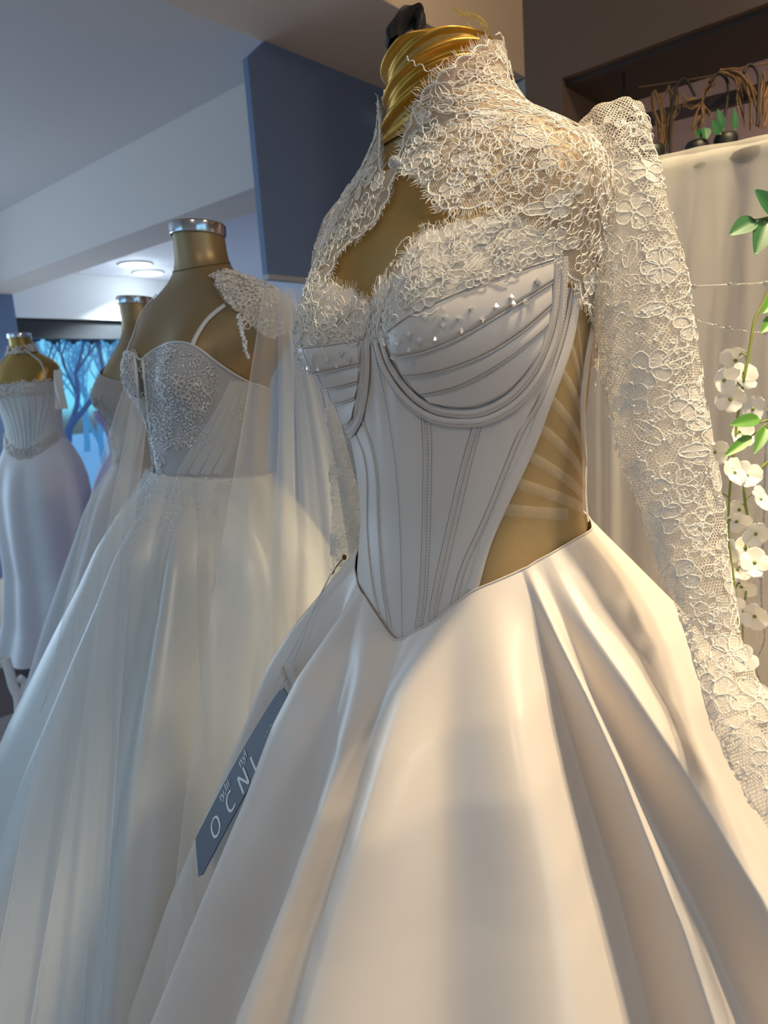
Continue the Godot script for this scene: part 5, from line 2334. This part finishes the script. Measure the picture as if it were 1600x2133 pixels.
func curtain_side() -> void:
	M.leaf = cloth("235c2e", 0.45, 0.25)
	M.leaf_light = cloth("4d8226", 0.45, 0.3)
	M.stem = mat("7d8a3a", 0.6)
	M.flower = cloth("f3efe6", 0.6, 0.6)
	M.curtain = sheer("e6e0d4", 0.62)
	M.curtain_sheer = sheer("f1ebe0", 0.30)
	M.wire = mat("b9b4aa", 0.25, 1.0)
	M.root = mat("7a5a38", 0.8)
	M.cane = mat("201a16", 0.7)
	M.rail = mat("3a261b", 0.55)
	# curtain
	var top0 := on_t(1150, 385, 1.25)
	var c0 := top0.dot(E1)
	var c1 := on_t(1700, 232, 1.25).dot(E1)
	var rail_y := on_t(1480, 292, 1.25).y - 0.036
	var ct := thing("tulle_curtain", "white tulle curtain gathered over a rail, behind the garlands at the right", "curtain", "", st((c0 + c1) * .5, 1.25, 0))
	for layer in 2:
		var b := Mb.new()
		b.base = ct.position
		var nu := 240
		var nv := 44
		var g := PackedVector3Array()
		for j in nv:
			var v := float(j) / (nv - 1)
			for i in nu:
				var s := lerpf(c0, c1, float(i) / (nu - 1))
				var y := rail_y
				var out := 0.0
				if v < 0.16:      # over the rail
					var a := v / 0.16 * PI
					y += 0.022 * sin(a) - 0.004
					out = 0.022 * -cos(a) + (0.012 * sin(s * 24.0) + 0.35 * (0.045 * (absf(sin(s * 17.0 + 1.2 * sin(s * 9.0) + layer)) - 0.5) + 0.014 * sin(s * 83.0 + layer * 2.0))) * (v / 0.16)
				else:
					var w := (v - 0.16) / 0.84
					y -= 0.004 + w * (rail_y - 0.02)
					var k := 0.35 + 0.65 * smoothstep(0.0, 0.12, w)
					out = 0.022 + 0.012 * sin(s * 24.0) + k * (0.045 * (absf(sin(s * 17.0 + 1.2 * sin(s * 9.0) + layer)) - 0.5) + 0.014 * sin(s * 83.0 + layer * 2.0 + 2.0 * sin(w * 2.0)))
				y += 0.006 * sin(s * 13.0 + 1.0) * (1.0 if v < 0.3 else 0.0)
				g.append(st(s, 1.25 - out - layer * 0.016 * minf(1.0, v * 5.0), y + 0.004 * layer * (1.0 if v < 0.16 else 0.0)))
		b.grid(g, nu, nv)
		put(b.mesh(), "curtain_sheet" if layer == 0 else "sheer_layer", M.curtain if layer == 0 else M.curtain_sheer, ct)
	var rb := Mb.new()
	rb.base = ct.position
	rb.tube(PackedVector3Array([st(c0, 1.25, rail_y), st(c1, 1.25, rail_y)]), 0.012, 0.012, 10)
	put(rb.mesh(), "rail", M.rail, ct)
	# orchid garlands
	var gar := [
		["long strand of white silk orchids hanging in front of the curtain", [1604, 600, 1590, 632, 1572, 668, 1560, 740, 1545, 815, 1533, 900, 1524, 980, 1518, 1060, 1519, 1130, 1528, 1200, 1536, 1270, 1541, 1345], 0.98, [1548, 786, 1508, 792, 1532, 751, 1522, 832, 1568, 852, 1548, 908, 1489, 942, 1530, 985, 1488, 1042, 1534, 1086, 1518, 1150, 1544, 1222, 1520, 1262]],
		["short strand of white silk orchids to the right of the long one", [1600, 962, 1575, 985, 1552, 1008, 1553, 1050, 1562, 1100, 1562, 1160, 1556, 1220, 1546, 1290], 1.0, [1556, 990, 1540, 1062, 1584, 1040, 1574, 1112, 1552, 1142, 1572, 1172, 1536, 1186, 1572, 1284, 1548, 1372]],
	]
	for q in gar:
		var line := poly3(q[1], [q[2]], 60)
		var t := thing("flower_garland", q[0], "garland", "", line[0])
		var b := Mb.new()
		b.base = t.position
		b.tube(line, 0.0021, 0.0013, 7)
		put(b.mesh(), "stem", M.stem, t)
		var fl: Array = q[3]
		for i in range(0, fl.size(), 2):
			var c := at(fl[i], fl[i + 1], q[2] - rng.randf_range(-0.02, 0.035))
			var near := line[0]
			for e in line:
				if e.distance_to(c) < near.distance_to(c):
					near = e
			var facing := (-look_f + Vector3(rng.randf_range(-.8, .8), rng.randf_range(-.7, .5), rng.randf_range(-.3, .3))).normalized()
			b = Mb.new()
			b.base = c
			b.tube(smooth3(PackedVector3Array([near, near.lerp(c, 0.5) + Vector3(0, 0.008, 0), c - facing * 0.003]), 9), 0.0011, 0.0008, 5)
			b.ball(c, 0.0028, 7, 5)
			var fo := put(b.mesh(), "flower", M.stem, t)
			fo.position = c - t.position
			var e1 := facing.cross(Vector3.UP).normalized()
			var e2 := facing.cross(e1)
			var turn := rng.randf() * TAU
			var np := 4
			for k in np:
				var a := turn + TAU * k / np + rng.randf_range(-.15, .15)
				var d := (e1 * cos(a) + e2 * sin(a) + facing * rng.randf_range(-0.05, 0.3)).normalized()
				put(petal(c, d, facing, rng.randf_range(.017, .022), rng.randf_range(.020, .026), rng.randf_range(.1, .45)), "petal", M.flower, fo)
	# leafy sprigs that reach in from the right
	var sprigs := [
		["green leafy sprig at the top of the curtain, high on the right edge", [1640, 440, 1612, 450, 1585, 456, 1572, 458], 0.95, [[1612, 448, 1574, 392, 44], [1574, 458, 1520, 488, 40], [1598, 456, 1575, 530, 44]], 0],
		["light green leaf pair at the right edge, just above the orchid strands", [1640, 640, 1620, 640, 1606, 642], 0.94, [[1612, 622, 1590, 652, 26], [1612, 660, 1587, 692, 26]], 1],
		["green leafy sprig among the orchid strands at the right edge", [1640, 870, 1612, 872, 1583, 880], 0.93, [[1583, 872, 1523, 884, 30], [1566, 908, 1510, 950, 24], [1596, 890, 1572, 945, 24]], 1],
	]
	for q in sprigs:
		var t := thing("leafy_sprig", q[0], "foliage", "", at(q[1][0], q[1][1], q[2]))
		var b := Mb.new()
		b.base = t.position
		b.tube(poly3(q[1], [q[2]], 14), 0.0018, 0.0012, 6)
		if q[3].size() == 3:
			b.tube(poly3([q[1][2], q[1][3], q[3][1][0], q[3][1][1]], [q[2]], 6), 0.0012, 0.001, 5)
			b.tube(poly3([q[1][2], q[1][3], q[3][2][0], q[3][2][1]], [q[2]], 6), 0.0012, 0.001, 5)
		put(b.mesh(), "stem", M.stem, t)
		for l in q[3]:
			b = Mb.new()
			b.base = t.position
			var a := at(l[0], l[1], q[2])
			var c := at(l[2], l[3], q[2] - 0.015)
			leaf(b, a, c, l[4] * q[2] / FOCAL, (-look_f + look_u * 0.3).normalized(), 0.06)
			put(b.mesh(), "leaf", M.leaf if q[4] == 0 else M.leaf_light, t)
	# wire light strings in front of the curtain
	var wires := [
		["silver wire light string stretched level across the curtain", [1330, 602, 1420, 598, 1500, 594, 1590, 590, 1660, 586], [1592]],
		["twisted silver wire light string sagging across the curtain below the level one", [1330, 640, 1425, 660, 1480, 674, 1530, 686, 1600, 694, 1660, 698], [1528]],
		["twisted silver wire light string hanging down the right edge of the curtain", [1612, 760, 1600, 850, 1594, 950, 1592, 1040, 1590, 1120, 1585, 1230, 1592, 1330, 1574, 1385, 1592, 1450, 1598, 1520], [1590]],
	]
	for q in wires:
		var line := poly3(q[1], [1.02], 160)
		var t := thing("wire_light_string", q[0], "string lights", "", line[0])
		for sd in 2:
			var b := Mb.new()
			b.base = t.position
			var g := PackedVector3Array()
			for i in line.size():
				var a := i * 1.1 + PI * sd
				g.append(line[i] + look_u * cos(a) * 0.0011 + look_r * sin(a) * 0.0011)
			b.tube(g, 0.0005, 0.0005, 5)
			put(b.mesh(), "wire", M.wire, t)
		for k in 4:
			var b := Mb.new()
			b.base = t.position
			var c := line[20 + k * 36]
			b.ball(c, 0.0032, 9, 7, 1.2)
			put(b.mesh(), "bulb", M.crystal, t)
	# small glass beads dangling behind the waist
	hanging_plants()

func hanging_plants() -> void:
	# a bar and a cord cross the niche; dried roots, hooks, dark pots and leaves hang from them
	var a := at(1290, 262, 1.78)
	var bar := thing("hanging_bar", "dark brown wooden bar crossing the niche above the curtain", "bar", "", a)
	var b := Mb.new()
	b.base = a
	var p0 := at(1285, 266, 1.82)
	var p1 := at(1660, 172, 1.5)
	var ax := (p1 - p0)
	var up := Vector3.UP
	var dp := ax.cross(up).normalized()
	b.box(Vector3(0, -.014, -.012), Vector3(ax.length(), .014, .012), Transform3D(Basis(ax.normalized(), up, -dp), p0))
	put(b.mesh(), "beam", M.rail, bar)
	for q in [[1300, 262, 1.81], [1640, 178, 1.52]]:
		b = Mb.new()
		b.base = a
		var h := at(q[0], q[1], q[2])
		b.tube(PackedVector3Array([h, Vector3(h.x, 2.0, h.z)]), 0.004, 0.004, 6)
		put(b.mesh(), "hanger", M.cane, bar)
	var cd := thing("cord_line", "thin brown cord stretched above the wooden bar in the niche", "cord", "", at(1360, 176, 1.7))
	b = Mb.new()
	b.base = cd.position
	b.tube(poly3([1330, 182, 1410, 170, 1480, 158, 1560, 140, 1650, 122], [1.72, 1.66, 1.6, 1.54, 1.48], 30), 0.0016, 0.0016, 5)
	put(b.mesh(), "strand", M.root, cd)
	var bundles := [
		["bundle of dried brown roots hanging nearest the lace sleeve", [[1362, 190, 1356, 215, 1372, 255, 1368, 318], [1364, 188, 1374, 220, 1380, 260, 1376, 316], [1395, 180, 1378, 215, 1390, 250, 1378, 318], [1392, 178, 1398, 210, 1392, 260, 1384, 318], [1402, 182, 1410, 220, 1396, 262, 1388, 316], [1360, 195, 1366, 240, 1384, 280, 1372, 318], [1408, 178, 1412, 210, 1402, 250, 1399, 310]], 1.62],
		["forked dried roots hanging in the middle above the curtain", [[1500, 150, 1478, 172, 1468, 200, 1462, 212], [1462, 212, 1448, 222, 1430, 218, 1422, 224], [1462, 212, 1466, 236, 1462, 260, 1455, 298], [1462, 212, 1450, 240, 1446, 262, 1448, 284], [1466, 236, 1456, 256, 1450, 270, 1440, 262], [1462, 212, 1470, 228, 1478, 240, 1480, 242], [1470, 200, 1478, 182, 1488, 178, 1490, 172], [1450, 206, 1430, 208, 1424, 200, 1420, 196]], 1.58],
		["arching dried roots at the right above the curtain", [[1500, 148, 1530, 150, 1556, 178, 1566, 262], [1500, 146, 1540, 152, 1566, 190, 1578, 240], [1504, 150, 1532, 168, 1542, 215, 1552, 266], [1502, 146, 1545, 160, 1570, 185, 1580, 215], [1498, 150, 1525, 152, 1560, 200, 1562, 270]], 1.55],
		["dried root ends beside the dark hook at the right edge", [[1592, 150, 1586, 190, 1584, 230, 1580, 266], [1600, 180, 1590, 215, 1592, 245, 1586, 268], [1610, 190, 1602, 220, 1596, 250, 1592, 262]], 1.52],
	]
	for q in bundles:
		var t := thing("root_bundle", q[0], "dried roots", "", at(q[1][0][0], q[1][0][1], q[2]))
		for l in q[1]:
			b = Mb.new()
			b.base = t.position
			b.tube(poly3(l, [q[2] + rng.randf_range(-.02, .02)], 16), 0.0028, 0.0016, 6)
			for k in 2:
				var o: Array = l.duplicate()
				for i in range(2, o.size()):
					o[i] += rng.randf_range(-7, 7)
				b.tube(poly3(o, [q[2] + rng.randf_range(-.02, .02)], 12), 0.0013, 0.0008, 5)
			put(b.mesh(), "root", M.root, t)
	var hooks := [
		["dark cane hook over the cord, left of the forked roots", [1396, 318, 1398, 250, 1402, 212, 1412, 175, 1424, 164, 1436, 176, 1448, 200], 1.6],
		["dark cane hook over the cord above the leafy pot", [1478, 172, 1492, 155, 1506, 156, 1516, 172, 1516, 200, 1510, 240, 1500, 275], 1.56],
		["dark cane hook over the cord at the right edge", [1550, 152, 1558, 136, 1570, 138, 1580, 158, 1580, 200, 1578, 262], 1.5],
	]
	for q in hooks:
		var t := thing("cane_hook", q[0], "hook", "", at(q[1][0], q[1][1], q[2]))
		b = Mb.new()
		b.base = t.position
		b.tube(poly3(q[1], [q[2]], 30), 0.0036, 0.0030, 7)
		put(b.mesh(), "cane", M.cane, t)
	var pots := [
		["black hanging pot just right of the lace shoulder", 1358, 316, 26, [], []],
		["black hanging pot with one drooping leaf below the forked roots", 1452, 306, 24, [[1462, 285, 1448, 272, 16], [1468, 266, 1472, 290, 22]], []],
		["black hanging pot with upright green leaves below the dark hook", 1512, 290, 24, [[1500, 280, 1484, 250, 22], [1506, 272, 1496, 226, 18], [1531, 272, 1530, 224, 14]], []],
	]
	for q in pots:
		var c := at(q[1], q[2] + 10, 1.5)
		var t := thing("hanging_pot", q[0], "plant pot", "", c)
		b = Mb.new()
		b.base = c
		var r: float = q[3] * 1.5 / FOCAL
		var g := PackedVector3Array()
		for e in [[.1, -1.5], [.75, -1.4], [.95, -.6], [1.0, .2], [.96, .55], [.8, .8], [.70, .78], [.1, .6]]:
			for i in 25:
				g.append(c + Vector3(sin(TAU * i / 24) * r * e[0], r * e[1], cos(TAU * i / 24) * r * e[0]))
		b.grid(g, 25, 8, PackedVector2Array(), true)
		put(b.mesh(), "pot_body", mat("121314", 0.5), t)
		for l in q[4]:
			b = Mb.new()
			b.base = c
			leaf(b, at(l[0], l[1], 1.48), at(l[2], l[3], 1.47), l[4] * 1.48 / FOCAL, -look_f, 0.05)
			put(b.mesh(), "leaf", M.leaf, t)
		if q[4].size() > 0:
			b = Mb.new()
			b.base = c
			for l in q[4]:
				b.tube(PackedVector3Array([c + Vector3(0, r * .7, 0), at(l[0], l[1], 1.48)]), 0.0016, 0.0012, 5)
			put(b.mesh(), "stem", M.stem, t)
